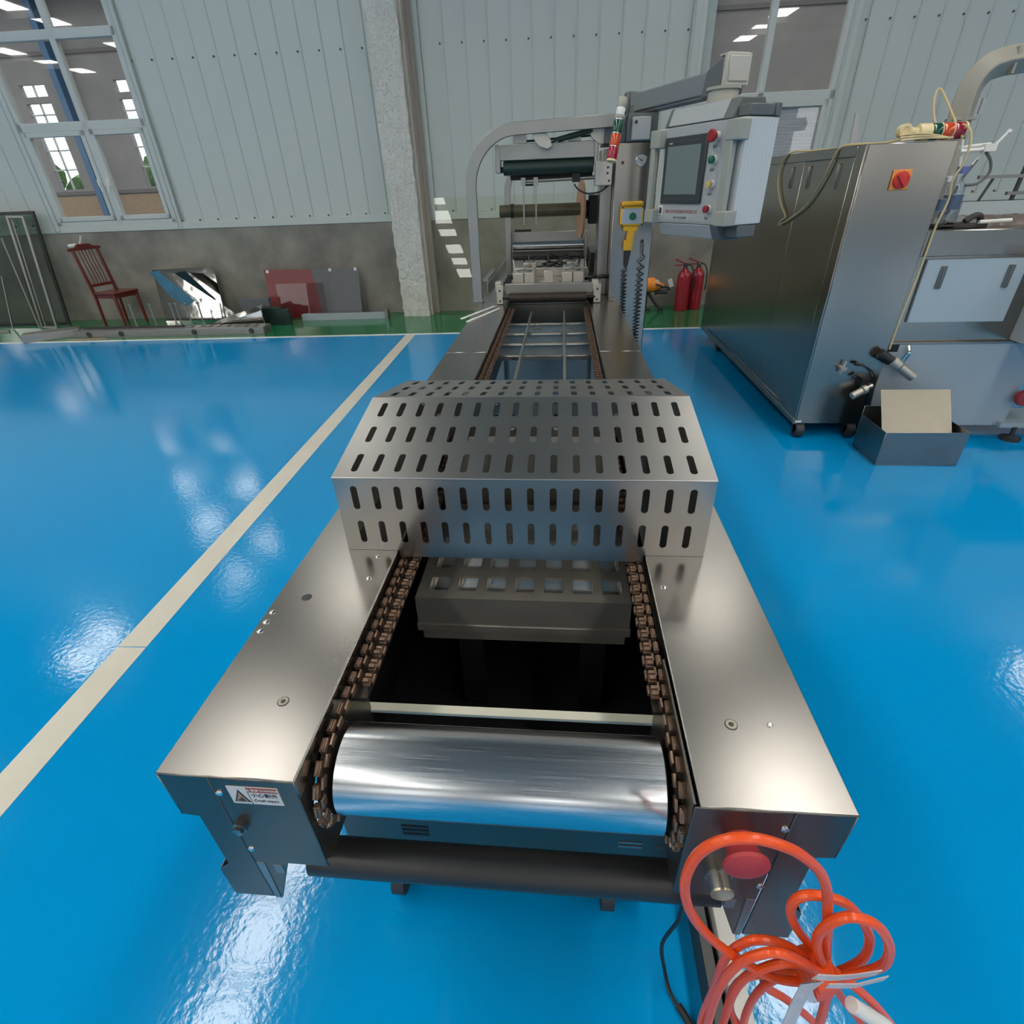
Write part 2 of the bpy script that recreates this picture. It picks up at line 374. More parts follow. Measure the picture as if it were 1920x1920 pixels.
# windows
def window(n, u0, u1, um, trans, sash_z, blind=False):
    root = bpy.data.objects.new('window_%d' % n, None); C.objects.link(root); root['kind'] = 'structure'
    root.location = wl((u0+u1)/2, D, WZ0); root.rotation_euler = (0,0,PSI)
    WM[root] = Matrix.Translation(wl((u0+u1)/2, D, WZ0)) @ Matrix.Rotation(PSI,4,'Z')
    v0, v1 = D-.005, D+.075
    f = .065
    def bar(name, a, c, z0, z1, d=0):
        b = B(); wbox(b, a, c, v0+d, v1-d, z0, z1); return b.o(name, M['frame'], root, bev=.006, seg=2)
    bar('jamb', u0, u0+f, WZ0, WZ1); bar('jamb', u1-f, u1, WZ0, WZ1)
    bar('mullion', um-f*.6, um+f*.6, WZ0, WZ1)
    bar('sill', u0, u1, WZ0, WZ0+f); bar('head', u0, u1, WZ1-f, WZ1)
    for z in trans: bar('transom', u0, u1, z-.05, z+.05)
    zs = [WZ0+f] + [q for z in trans for q in (z-.05,z+.05)] + [WZ1-f]
    for i in range(0, len(zs), 2):
        for (a,c) in ((u0+f,um-f*.6),(um+f*.6,u1-f)):
            z0, z1 = zs[i], zs[i+1]
            if i == 0:
                q = .06
                sb = B()
                for (aa,cc,y0,y1) in ((a,a+q,z0,z1),(c-q,c,z0,z1),(a,c,z0,z0+q),(a,c,z1-q,z1)): wbox(sb,aa,cc,v0-.012,v1-.02,y0,y1)
                so = sb.o('sash', M['frame'], root, bev=.005)
                g = B(); wbox(g, a+q,c-q,D+.03,D+.036,z0+q,z1-q); g.o('pane', M['pane'], so)
                hx = c-q*.5 if c < um else a+q*.5
                h = B(); wbox(h,hx-.012,hx+.012,v0-.045,v0-.012,z0+.42,z0+.5)
                h.m = Matrix.Rotation(PSI,4,'Z'); h.cyl((hx,v0-.045,z0+.47),(hx+(.02 if c<um else -.02),v0-.05,z0+.36),.011,n=8); h.m = Matrix.Identity(4)
                h.o('window_handle', M['white'], so)
            else:
                g = B(); wbox(g, a,c,D+.03,D+.036,z0,z1); g.o('pane', M['pane'], root)
    if blind:
        a, c = um+.04, u1-.07
        zz = WZ0+.1
        pr = None
        while zz < trans[0]-.06:
            if pr is None:
                g = B(); wbox(g,a+.06,c-.06,D+.042,D+.046,zz,zz+.03); pr = g.o('blind_slat', M['blind'], root); z00 = zz
            else:
                q = dup(pr, root); q.location = (0,0,zz-z00)
            zz += .036
    return root
win1 = window(1, W1[0], W1[1], -6.19, (2.49,3.42,4.6), None)
win2 = window(2, W2[0], W2[1], 2.70, (2.44,4.3), None, True)
# the neighbouring hall seen through the panes
Y2 = 24.0
b = B(); b.box((-40,8.7,-.1),(26,Y2,-.001)); b.o('floor_next_hall', M['darkwall'], kind='structure')
b = B(); b.box((-40,8.7,8.6),(26,Y2,8.7)); c2 = b.o('ceiling_next_hall', M['darkwall'], kind='structure')
for x in (-31,-27.5,-24,-21.2,-18.4,-15.6,-12.8,-10,-6.5,-3,.5,3.2,5.4,7.6,9.8,12.5,16):
    for (y0,y1) in ((9.5,10.3),(10.8,11.6),(12.2,13.0),(13.6,14.4),(15.0,15.7),(16.4,17.1),(17.8,18.5),(19.3,20.0),(20.8,21.5)):
        b = B(); b.box((x-.45,y0,8.55),(x+.45,y1,8.58)); b.o('roof_light', M['skylight2'], c2)
for y in (12.5,15.7,19,22.8):
    b = B(); b.box((-40,y-.10,7.9),(26,y+.10,8.3)); b.o('roof_beam', M['purlin'], c2)
fb = B(); holes = []
FW = [(c-.52,c+.52) for c in (-35,-31.3,-27.6,-23.9,-20.2,-16.35,-12.7,-9,-5.3,-1.6)]
prev = -40
for (a,c) in FW:
    fb.box((prev,Y2,0),(a,Y2+.2,8.7)); fb.box((a,Y2,0),(c,Y2+.2,2.1)); fb.box((a,Y2,4.93),(c,Y2+.2,5.13)); fb.box((a,Y2,5.5),(c,Y2+.2,8.7)); prev = c
fb.box((prev,Y2,0),(26,Y2+.2,8.7))
fwall = fb.o('wall_next_hall', M['darkwall'], kind='structure')
for (a,c) in FW:
    g = B(); mm = (a+c)/2
    g.box((mm-.025,Y2+.05,2.1),(mm+.025,Y2+.12,5.5)); g.box((a,Y2+.05,2.75),(c,Y2+.12,2.80)); g.box((a,Y2+.05,4.55),(c,Y2+.12,4.60)); g.box((a,Y2+.05,3.4),(c,Y2+.12,3.45))
    g.o('glazing_bar', M['frame'], fwall)
for x0,x1,z in ((-40,26,6.3),(-40,26,1.9)):
    b = B(); b.box((x0,Y2-.08,z),(x1,Y2,z+.12)); b.o('wall_rail', M['purlin'], fwall)
b = B(); b.box((-40,Y2-.02,1.0),(26,Y2,1.85)); b.o('brick_band', M['pinkboard'] if False else M['cardboard'], fwall)
for x in (-37,-29.5,-22,-18.75,-14.5,-7,0,4.75,12,18):
    b = B(); b.box((x-.12,Y2-.5,0),(x+.12,Y2-.2,8.0)); b.o('hall_column', M['bluepost'], fwall)
for sx in (-40,26):
    b = B(); b.box((sx-.1,8.7,0),(sx+.1,Y2,8.7)); b.o('wall_next_side', M['darkwall'], kind='structure')
b = B()
for i in range(13):
    x = -38+i*3.4; t_ = bmesh.new(); bmesh.ops.create_icosphere(t_, subdivisions=3, radius=1.0)
    for v in t_.verts: v.co = Vector((v.co.x*1.75, v.co.y*.7, v.co.z*1.3))*random.uniform(.84,1.14) + Vector((x, Y2+2.6, 2.0+.5*math.sin(i*2.1)))
    me_ = bpy.data.meshes.new('t'); t_.to_mesh(me_); t_.free(); b.bm.from_mesh(me_); bpy.data.meshes.remove(me_)
tag(b.o('hedge', M['foliage'], kind='stuff'), 'green hedge outside the far windows of the next hall', 'hedge')
b = B(); b.box((-44,Y2+.2,-.1),(30,Y2+30,-.02)); b.o('ground_outside', M['darkwall'], kind='structure')

# ================================================================ PACKING MACHINE
ZD, YF, XC = .923, .387, -.0875
XL, XLi, XRi, XRo = -.554, -.3526, .187, .379
mac = thing('packing_machine', 'long stainless steel packing machine with chain channel, drum roller and arched frame in the middle', 'machine', (XC, 2.0, 0))
def part(b, name, mt, parent=mac, **kw): return b.o(name, M[mt], parent, **kw)
def screws(parent, pts, nrm=(0,0,1), r=.007, mt='screw', h=.003, name='screw'):
    for p in pts:
        b = B(); n = Vector(nrm); p = Vector(p)
        b.lathe(p, n, [(0,r),(h*.5,r*.95),(h,r*.55)], 14)
        part(b, name, mt, parent)
# top plates with folded lips
def deck(x0, x1, y0, y1, inner, outer):
    b = B()
    b.box((x0,y0,ZD-.003),(x1,y1,ZD))
    xi, xo = (x1, x0) if inner == 'r' else (x0, x1)
    si = -1 if inner == 'r' else 1
    b.box((xi,y0,ZD-.042),(xi+si*.003,y1,ZD-.003))
    b.box((xo,y0,ZD-.105),(xo-si*.003,y1,ZD-.003))
    return part(b, 'deck_plate', 'deck', bev=.0016)
dl = deck(XL, XLi, YF, 2.548, 'r', 'l'); deck(XL, XLi, 2.552, 3.86, 'r', 'l')
dr = deck(XRi, XRo, YF, 2.538, 'l', 'r'); deck(XRi, XRo, 2.542, 3.86, 'l', 'r')
screws(dl, [(-.541,.713,ZD),(-.540,.687,ZD),(-.540,.663,ZD)], r=.0065)
screws(dl, [(-.386,.822,ZD),(-.389,.896,ZD)], r=.0065)
screws(dr, [(.209,.818,ZD)], r=.0065); screws(dr, [(.311,.513,ZD)], r=.004)
for dk, p in ((dl,(-.426,.514,ZD)),(dr,(.256,.511,ZD))):
    b = B(); b.cyl(p,(p[0],p[1],p[2]+.0004),.0092,n=24); rg_ = part(b, 'screw_ring', 'screwdark', dk)
    b = B(); b.cyl(p,(p[0],p[1],p[2]+.0009),.0078,n=24); part(b, 'countersunk_screw', 'galv', dk, smooth=False)
screws(dl, [(-.492,.758,ZD)], r=.0105, mt='screwdark', h=.0012, name='plug')
screws(dl, [(-.426,.514,ZD+.0009)], r=.004, mt='screwdark', h=.0006, name='screw_recess')
screws(dr, [(.256,.511,ZD+.0009)], r=.004, mt='screwdark', h=.0006, name='screw_recess')
# end housings: two front plates, outer plate, inner plate with a round opening
def housing(side):
    sg = 1 if side == 'l' else -1
    X = lambda x: x if side == 'l' else 2*XC - x
    t = .003
    a = [(-.5535,.9195),(-.5535,.818),(-.528,.815),(-.530,.67),(-.552,.65),(-.552,.565),(-.4795,.565),(-.4795,.9195)]
    c = [(-.4775,.9195),(-.4775,.565),(-.465,.565),(-.423,.69),(-.3545,.69),(-.3545,.9195)]
    b = B(); b.prism([(X(x),z) for x,z in a], YF+.001, YF+.001+t, 'y')
    b.box((X(-.5535),YF+.004,.818),(X(-.5505),.64,.918)); b.box((X(-.530),YF+.004,.66),(X(-.527),.64,.818)); b.box((X(-.552),YF+.004,.565),(X(-.549),.50,.652))
    ho = part(b, 'end_cover', 'endsteel', bev=.0012)
    b = B(); b.prism([(X(x),z) for x,z in c], YF, YF+t, 'y')
    hi = part(b, 'end_cover', 'endsteel', bev=.0012)
    # inner plate
    b = B(); cy, cz, rr = .480, .798, .078
    outer = []
    n = 40
    for i in range(n):
        t_ = 2*PI*i/n; dy, dz = math.cos(t_), math.sin(t_)
        k = min((.64-cy)/dy if dy>0 else (YF+t-cy)/dy if dy<0 else 9, (.918-cz)/dz if dz>0 else (.69-cz)/dz if dz<0 else 9)
        k = max(k, .0)
        outer.append((cy+k*dy, cz+k*dz))
    x0, x1 = X(-.3545), X(-.3575)
    rings = []
    for x in (x0, x1):
        rings.append(([b.v((x,y,z)) for y,z in outer], [b.v((x, cy+min(rr,.97*math.hypot(y-cy,z-cz))*math.cos(2*PI*i/n), cz+min(rr,.97*math.hypot(y-cy,z-cz))*math.sin(2*PI*i/n))) for i,(y,z) in enumerate(outer)]))
    for i in range(n):
        j = (i+1) % n
        b.face([rings[0][0][i],rings[0][0][j],rings[0][1][j],rings[0][1][i]])
        b.face([rings[1][0][i],rings[1][1][i],rings[1][1][j],rings[1][0][j]])
        b.face([rings[0][1][i],rings[0][1][j],rings[1][1][j],rings[1][1][i]])
        b.face([rings[0][0][i],rings[1][0][i],rings[1][0][j],rings[0][0][j]])
    part(b, 'side_cheek', 'endsteel')
    # bracket strip below
    b = B(); b.prism([(X(x),z) for x,z in ((-.476,.688),(-.462,.688),(-.4665,.568),(-.476,.568))], YF-.001, YF, 'y'); part(b, 'bracket_strip', 'alu', hi)
    b = B(); b.box((X(-.449),YF-.001,.658),(X(-.434),YF,.684)); part(b, 'bracket_tab', 'alu', hi)
    return ho, hi
hol, hil = housing('l'); hor, hir = housing('r')
FN = (0,-1,0)
screws(hil, [(-.4715,YF,.884),(-.4715,YF,.73)], FN, .0055); screws(hir, [(.2975,YF,.884),(.2985,YF,.73)], FN, .0055)
b = B(); b.lathe((-.463,YF,.805), FN, [(0,.0115),(.008,.0115),(.009,.0085),(.014,.0085),(.015,.006)], 6); b.m = Matrix.Identity(4)
part(b, 'hex_fitting', 'steel', hil)
# warning label
lab = B(); lab.box((-.456,YF-.0008,.862),(-.381,YF,.904)); lb = part(lab, 'warning_label', 'labelwhite', hil, label='white and red warning label with a triangle')
E_ = Matrix(((1,0,0,0),(0,0,1,0),(0,1,0,0),(0,0,0,1)))   # text plane -> xz, facing -y
def TX(x, y, z): return Matrix.Translation((x,y,z)) @ Matrix.Rotation(PI/2,4,'X')
b = B(); b.box((-.426,YF-.0012,.892),(-.3825,YF-.0008,.903)); part(b, 'label_header', 'labelred', hil)
b = B(); b.prism([(-.4525,.867),(-.4285,.867),(-.4405,.897)], YF-.0012, YF-.0008, 'y'); part(b, 'warning_triangle', 'ink', hil)
b = B(); b.prism([(-.4492,.869),(-.4318,.869),(-.4405,.891)], YF-.0015, YF-.0012, 'y'); part(b, 'triangle_field', 'wood', hil)
b = B(); b.box((-.4455,YF-.0018,.8705),(-.4355,YF-.0015,.8735)); b.prism([(-.443,.8735),(-.437,.8735),(-.4395,.880)], YF-.0018, YF-.0015, 'y'); part(b, 'triangle_symbol', 'ink', hil)
b = B(); b.box((-.4275,YF-.0012,.8625),(-.4268,YF-.0008,.9035))
b.text('小心割伤', .0098, TX(-.4045,YF-.0010,.8845)); b.text('Crush Injury', .0074, TX(-.4045,YF-.0010,.872)); part(b, 'label_text', 'ink', hil, smooth=False)
b = B(); b.text('▲ 警告 WARNING', .0056, TX(-.4045,YF-.0014,.8975)); part(b, 'label_text', 'labelwhite', hil, smooth=False)
# emergency stop and push button
b = B(); b.lathe((.247,YF,.852), FN, [(0,.024),(.004,.024),(.004,.020),(.010,.020),(.018,.021),(.024,.024),(.029,.029),(.034,.029),(.036,.026),(.040,.012)], 28)
part(b, 'stop_button', 'redplastic', hir, label='red mushroom stop button')
b = B(); b.lathe((.236,YF,.752), FN, [(0,.019),(.003,.019),(.003,.0165),(.022,.0165)], 24); pb = part(b, 'push_button', 'alu', hir)
b = B(); b.lathe((.236,YF-.0221,.752), FN, [(0,.0163),(.003,.016),(.0035,.014)], 24); part(b, 'button_cap', 'brass', hir)
# drum roller, lower roller
DY, DZ, DR = .476, .820, .068
b = B(); b.lathe((-.327,DY,DZ), (1,0,0), [(0,.03),(0,.064),(.003,DR),(.485,DR),(.488,.064),(.488,.03)], 72); drum = part(b, 'drum_roller', 'chrome')
b = B(); b.cyl((-.40,DY,DZ),(.23,DY,DZ),.016); part(b, 'drum_shaft', 'dark')
b = B(); b.lathe((-.425,.443,.600), (1,0,0), [(0,.028),(.002,.032),(.698,.032),(.70,.028)], 40); part(b, 'lower_roller', 'blackroll')
# chains: links as objects near the drum, joined runs farther away
def link_mesh(kind, b, o=(0,0,0), sx=1):
    ox, oy, oz = o
    if kind == 'bar':
        b.box((ox-.0045,oy-.0105,oz-.006),(ox+.0045,oy+.0105,oz+.004)); b.box((ox-.0025,oy-.009,oz+.004),(ox+.0015,oy+.009,oz+.0065))
        b.box((ox+sx*.006,oy+.002,oz-.014),(ox+sx*.010,oy+.020,oz-.001))
    else:
        b.box((ox-.0065,oy-.011,oz-.008),(ox+.0065,oy+.011,oz-.002)); b.box((ox-.0055,oy-.0105,oz-.002),(ox+.0055,oy-.003,oz+.005))
        b.box((ox-.0055,oy+.003,oz-.002),(ox+.0055,oy+.009,oz+.003)); b.box((ox+sx*.0075,oy-.004,oz-.010),(ox+sx*.011,oy+.013,oz-.002))
PITCH = .0317
for side, xo, xi, sx in (('l',-.3435,-.3175,1),('r',.176,.1605,-1)):
    ch = B(); 
    zc = .899
    # dark bushing strand under the plates
    ch.box((min(xo,xi)-.004,.56,zc-.026),(max(xo,xi)+.004,3.72,zc-.018))
    chain = part(ch, 'film_chain', 'chaindark')
    pr = {}
    def put(kind, x, y, z, a):
        if kind not in pr:
            b = B(); link_mesh(kind, b, (0,0,0), sx); pr[kind] = b.o('chain_link' if kind == 'bar' else 'film_clip', M['chain'], chain, local=True, bev=.0006); o = pr[kind]
        else: o = dup(pr[kind], chain)
        o.location = WM[chain].inverted() @ Vector((x,y,z)); o.rotation_euler = (a,0,0)
    R_ = zc - DZ
    y = .935
    while y > DY:
        put('bar', xo, y, zc, 0)
        if y > .555: put('clip', xi, y, zc, 0)
        y -= PITCH
    rem = DY - y; ang = rem / R_
    while ang < 2.75:
        put('bar', xo, DY-R_*math.sin(ang), DZ+R_*math.cos(ang), ang)
        if side == 'l' or ang < 2.2: pass
        ang += PITCH / R_
    b = B(); y = .935+PITCH
    while y < 3.74:
        link_mesh('bar', b, (xo,y,zc), sx); link_mesh('clip', b, (xi,y,zc), sx); y += PITCH
    b.o('chain_run', M['chain'], chain, kind='stuff', smooth=False)
    # sprocket at the drum end
    b = B(); b.lathe((xo-.006,DY,DZ), (1,0,0), [(0,.02),(0,.066),(.012,.066),(.012,.02)], 24); part(b, 'sprocket', 'chaindark')
# inside of the forming bay: dark steel, blackened further to deepen its shade
b = B()
b.box((-.47,.60,.13),(.29,.604,.66)); part(b, 'front_panel', 'endsteel', bev=.001)
fp = bpy.data.objects['front_panel']
screws(fp, [(.226,.60,.385),(.258,.60,.372)], FN, .007, 'screwdark')
for i in range(3):
    b = B(); b.box((-.335,.5985,.40-i*.016),(-.275,.60,.408-i*.016)); part(b, 'vent_slot', 'dark', fp)
for i in range(2):
    b = B(); b.box((.14,.5985,.395-i*.016),(.19,.60,.402-i*.016)); part(b, 'vent_slot', 'alu', fp)
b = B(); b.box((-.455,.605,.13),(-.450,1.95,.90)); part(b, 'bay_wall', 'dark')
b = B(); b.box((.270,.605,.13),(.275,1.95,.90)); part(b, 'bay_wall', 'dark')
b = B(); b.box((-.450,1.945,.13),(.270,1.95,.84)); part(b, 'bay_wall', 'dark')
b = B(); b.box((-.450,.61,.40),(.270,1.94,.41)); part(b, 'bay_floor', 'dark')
b = B(); b.box((-.44,.636,.742),(.262,.655,.750)); part(b, 'cross_strip', 'cream', bev=.001)
# mould block with pockets
DX0, DX1, DY0, DY1, DT = -.327, .168, .905, 1.33, .80
b = B(); b.box((DX0,DY0,.722),(DX1,DY1,DT-.022))
px = [-.2775+.0675*i for i in range(7)]; pw, pd = .0225, .027
ys = [.963+.086*j for j in range(4)]
# top plate: grid of faces leaving the pockets open, with pocket walls and floors
xs = sorted([DX0,DX1]+[p-pw for p in px]+[p+pw for p in px]); yv = sorted([DY0,DY1]+[q-pd for q in ys]+[q+pd for q in ys])
for i in range(len(xs)-1):
    for j in range(len(yv)-1):
        cx, cyy = (xs[i]+xs[i+1])/2, (yv[j]+yv[j+1])/2
        hole = any(abs(cx-p)<pw for p in px) and any(abs(cyy-q)<pd for q in ys)
        if not hole: b.face([b.v(p) for p in ((xs[i],yv[j],DT),(xs[i+1],yv[j],DT),(xs[i+1],yv[j+1],DT),(xs[i],yv[j+1],DT))])
        else:
            x0,x1,y0,y1,zb = xs[i],xs[i+1],yv[j],yv[j+1],DT-.020
            for q in (((x0,y0,zb),(x1,y0,zb),(x1,y1,zb),(x0,y1,zb)),((x0,y0,DT),(x1,y0,DT),(x1,y0,zb),(x0,y0,zb)),((x0,y1,DT),(x0,y1,zb),(x1,y1,zb),(x1,y1,DT)),((x0,y0,DT),(x0,y0,zb),(x0,y1,zb),(x0,y1,DT)),((x1,y0,DT),(x1,y1,DT),(x1,y1,zb),(x1,y0,zb))): b.face([b.v(p) for p in q])
b.box((DX0,DY0,DT-.022),(DX1,DY0+.001,DT)); b.box((DX0,DY0,DT-.022),(DX0+.001,DY1,DT)); b.box((DX1-.001,DY0,DT-.022),(DX1,DY1,DT))
mould = part(b, 'mould_block', 'darkcast', smooth=False)
b = B()
for p in px:
    for q in ys: b.box((p-pw+.001,q-pd+.001,DT-.0198),(p+pw-.001,q+pd-.001,DT-.0185))
for p in px:
    for q in ys: b.box((p-pw+.001,q+pd-.003,DT-.0185),(p+pw-.001,q+pd-.0005,DT-.004))
part(b, 'pocket_glint', 'screw', mould, kind='stuff')  # bright metal imitates the warm reflection on the pocket back walls
b = B(); b.box((DX0-.004,DY0-.004,.70),(DX1+.004,DY1,.722)); part(b, 'mould_plate', 'darkcast', mould, bev=.002)
b = B(); b.box((DX0+.006,DY0+.004,.668),(DX1-.006,DY1,.70)); part(b, 'mould_base', 'darkcast', mould, bev=.002)
for x in (-.21,.09):
    b = B(); b.box((x-.03,DY0+.02,.42),(x+.03,DY0+.08,.668)); part(b, 'mould_post', 'dark', mould)
b = B(); b.box((DX0+.02,1.36,.70),(DX1-.02,1.78,.885)); part(b, 'upper_forming_block', 'darkcast', bev=.004)
# far open bay: side rails, cross members, guide rods
for x0,x1 in ((-.372,-.366),(.200,.206)):
    b = B(); b.box((x0,1.95,.66),(x1,3.86,.90)); part(b, 'bay_wall', 'dark')
b = B(); b.box((-.366,2.74,.826),(.200,2.77,.850)); cb = part(b, 'cross_bar', 'alu', bev=.002)
screws(cb, [(-.24,2.74,.838),(.12,2.74,.838)], FN, .006, 'screwdark')
for (y,z0,z1,mt) in ((3.02,.775,.846,'castalu'),(3.26,.72,.846,'castalu'),(3.60,.64,.83,'castalu')):
    b = B(); b.box((-.355,y,z0),(.190,y+.012,z1)); b.box((-.355,y-.035,z1-.006),(.190,y+.012,z1)); part(b, 'cross_plate', mt, bev=.002)
for x in (-.196,.024):
    b = B(); b.cyl((x-.002,1.96,.872),(x,3.74,.872),.0075,n=12); part(b, 'guide_rod', 'alu')
for x,y in ((-.19,3.18),(.02,3.18),(-.14,3.34),(.06,3.34)):
    b = B(); b.box((x-.02,y-.012,.846),(x+.02,y+.012,.862)); b.cyl((x,y,.862),(x,y,.874),.008,n=6); part(b, 'clamp', 'alu')
# casters
for x,y in ((-.40,.66),(.14,.66),(-.40,3.2),(.14,3.2)):
    b = B(); b.cyl((x-.016,y,.05),(x+.016,y,.05),.05,n=20); b.box((x-.028,y-.03,.095),(x+.028,y+.03,.13)); b.box((x-.026,y-.012,.04),(x-.02,y+.012,.1)); b.box((x+.02,y-.012,.04),(x+.026,y+.012,.1)); part(b, 'caster', 'wheel')
for x in (-.42,.24):
    b = B(); b.box((x-.02,.64,.13),(x+.02,3.8,.17)); part(b, 'frame_rail', 'steel')
    for y in (2.0,3.76):
        b = B(); b.box((x-.02,y-.02,.17),(x+.02,y+.02,.9)); part(b, 'frame_post', 'steel')

# ---------------------------------------------------------------- sealing station at the back
b = B(); b.box((-.555,3.86,.90),(.32,6.4,ZD)); part(b, 'rear_deck', 'steel', bev=.002)
b = B(); b.box((-.555,3.86,.20),(.32,6.4,.90)); part(b, 'rear_body', 'steel', bev=.004)
b = B(); b.box((-.56,4.25,ZD),(-.548,6.5,.985)); rail = part(b, 'side_rail', 'steel', bev=.002)
b = B(); b.box((-.60,4.35,.985),(-.56,4.95,1.0)); part(b, 'rail_tray', 'alu', rail)
for y in (4.5,4.9,5.4):
    b = B(); b.box((-.57,y,.93),(-.56,y+.03,.98)); part(b, 'rail_clamp', 'screwdark', rail)
# front beam with side brackets and pinch roller
b = B(); b.box((-.378,3.78,.982),(.258,3.815,1.045)); beam = part(b, 'station_beam', 'alu', bev=.003)
b = B(); b.lathe((-.345,3.745,.962), (1,0,0), [(0,.028),(.002,.031),(.512,.031),(.514,.028)], 28); part(b, 'pinch_roller', 'chaindark')
b = B(); b.cyl((-.39,3.745,.962),(.225,3.745,.962),.009); part(b, 'roller_shaft', 'dark')
for x0,x1 in ((-.43,-.385),(.215,.262)):
    b = B(); b.box((x0,3.74,.925),(x1,3.79,1.04)); b.box((x0-.01,3.77,1.0),(x0+.03,3.84,1.06)); br = part(b, 'station_bracket', 'castalu', bev=.003)
    screws(br, [((x0+x1)/2,3.74,1.01),((x0+x1)/2,3.74,.945)], FN, .007, 'screwdark')
b = B(); b.box((-.40,3.815,.96),(.26,4.95,1.0)); part(b, 'station_bed', 'castalu', bev=.003)
def cyl_block(x0, x1, y0, y1, z1):
    b = B(); b.box((x0,y0,1.0),(x1,y1,z1)); xm = (x0+x1)/2
    blk = part(b, 'cylinder_block', 'castalu', bev=.004)
    b = B(); b.cyl((xm,(y0+y1)/2,z1),(xm,(y0+y1)/2,z1+.008),min(x1-x0,y1-y0)*.36,n=24); part(b, 'cylinder_cap', 'alu', blk)
    b = B(); b.box((xm-.003,y0-.002,1.0),(xm+.003,y0,z1)); part(b, 'block_groove', 'dark', blk)
    for x in (x0+.015,x1-.015):
        b = B(); b.cyl((x,(y0+y1)/2,1.01),(x,y0-.006,1.01),.006,n=8); part(b, 'block_bolt', 'screw', blk)
cyl_block(-.335,-.185,3.98,4.16,1.085); cyl_block(.005,.155,3.98,4.16,1.085)
cyl_block(-.345,-.195,4.22,4.38,1.085); cyl_block(.01,.16,4.22,4.38,1.085)
cyl_block(-.30,-.20,4.56,4.68,1.08); cyl_block(.04,.13,4.56,4.68,1.08)
b = B(); b.box((-.12,4.02,1.0),(-.055,4.06,1.09)); b.box((-.17,4.06,1.0),(-.01,4.10,1.02)); part(b, 'centre_post', 'castalu', bev=.003)
b = B(); b.box((-.36,4.42,1.0),(.2,4.46,1.06)); part(b, 'station_crossbar', 'castalu', bev=.003)
for x in (-.375,.215):
    for y in (3.90,4.05,4.2):
        b = B(); b.cyl((x-.02,y,1.03),(x+.02,y,1.03),.016,n=10); b.cyl((x,y,1.0),(x,y,1.045),.010,n=8); part(b, 'air_fitting', 'dark')
for i in range(11):
    x = random.uniform(-.33,.15); y = random.uniform(4.45,4.8)
    b = B(); b.tube([(x,y,1.02),(x+random.uniform(-.06,.06),y+.08,1.08+random.uniform(0,.04)),(x+random.uniform(-.15,.15),y+.2,1.06),(x+random.uniform(-.18,.18),y+.3,1.02)], .006, 6)
    part(b, 'air_hose', 'blackcable')
for x0 in (.17,.24):
    b = B(); b.tube([(x0,4.05,1.03),(x0+.05,4.02,1.045),(x0+.10,4.1,1.03),(x0+.10,4.4,1.0)], .012, 8); part(b, 'air_hose', 'blackcable')
for x in (-.37,.20):
    b = B(); b.cyl((x,4.6,1.0),(x-.01,4.62,1.10),.008,n=8); part(b, 'stud', 'screw')
# rear rollers with their plate
for x in (-.44,.205):
    b = B(); b.box((x-.012,4.93,ZD),(x+.012,5.08,1.27)); part(b, 'roller_stand', 'steel', bev=.003)
b = B(); b.box((-.43,5.05,1.17),(.20,5.062,1.265)); part(b, 'roller_plate', 'alu', bev=.002)
b = B(); b.lathe((-.415,5.0,1.165), (1,0,0), [(0,.03),(.002,.034),(.60,.034),(.602,.03)], 28); part(b, 'idler_roller', 'chrome')
b = B(); b.lathe((-.415,4.98,1.09), (1,0,0), [(0,.03),(.002,.034),(.60,.034),(.602,.03)], 28); part(b, 'idler_roller', 'blackroll')
b = B(); b.box((-.40,5.06,1.268),(-.26,5.10,1.285)); part(b, 'clamp_strip', 'dark')
# arched frames
def arch(name, y0, y1, pts, wd):
    # pts = outer edge (x,z); strip of width wd towards the inside
    n = len(pts); inn = []
    for i in range(n):
        a = Vector(pts[max(i-1,0)]); c = Vector(pts[min(i+1,n-1)]); t = (c-a).normalized()
        inn.append((pts[i][0]+t.y*wd, pts[i][1]-t.x*wd))
    b = B(); vs = []
    for y in (y0,y1): vs.append(([b.v((x,y,z)) for x,z in pts],[b.v((x,y,z)) for x,z in inn]))
    for i in range(n-1):
        for k,(o_,q) in enumerate(vs): b.face([o_[i],o_[i+1],q[i+1],q[i]])
        b.face([vs[0][0][i],vs[0][0][i+1],vs[1][0][i+1],vs[1][0][i]]); b.face([vs[0][1][i],vs[1][1][i],vs[1][1][i+1],vs[0][1][i+1]])
    for e in (0,-1): b.face([vs[0][0][e],vs[0][1][e],vs[1][1][e],vs[1][0][e]])
    return part(b, name, 'alu', bev=.002)
def arcpts(x0, x1, zbot, ztop, r, zend, n=14):
    P = [(x0,zbot),(x0,zbot+.3)]
    for i in range(n+1):
        t = PI - PI/2*i/n; P.append((x0+r+r*math.cos(t), ztop-r+r*math.sin(t)))
    P.append((x1, zend)); return P
arch('arch_frame', 3.85, 3.885, arcpts(-.606,.30,ZD,1.925,.33,1.942), .064)
b = B(); b.box((-.61,3.83,ZD),(-.535,3.91,ZD+.012)); part(b, 'arch_foot', 'steel', bev=.002)
arch('arch_frame', 5.0, 5.03, arcpts(-.475,.22,ZD,1.81,.26,1.82), .05)
b = B(); b.prism([(-.185,1.865),(-.10,1.865),(-.075,1.83),(-.065,1.80),(-.095,1.785),(-.145,1.80),(-.175,1.835)], 3.87, 3.90, 'y'); part(b, 'hook_plate', 'castalu', bev=.002)
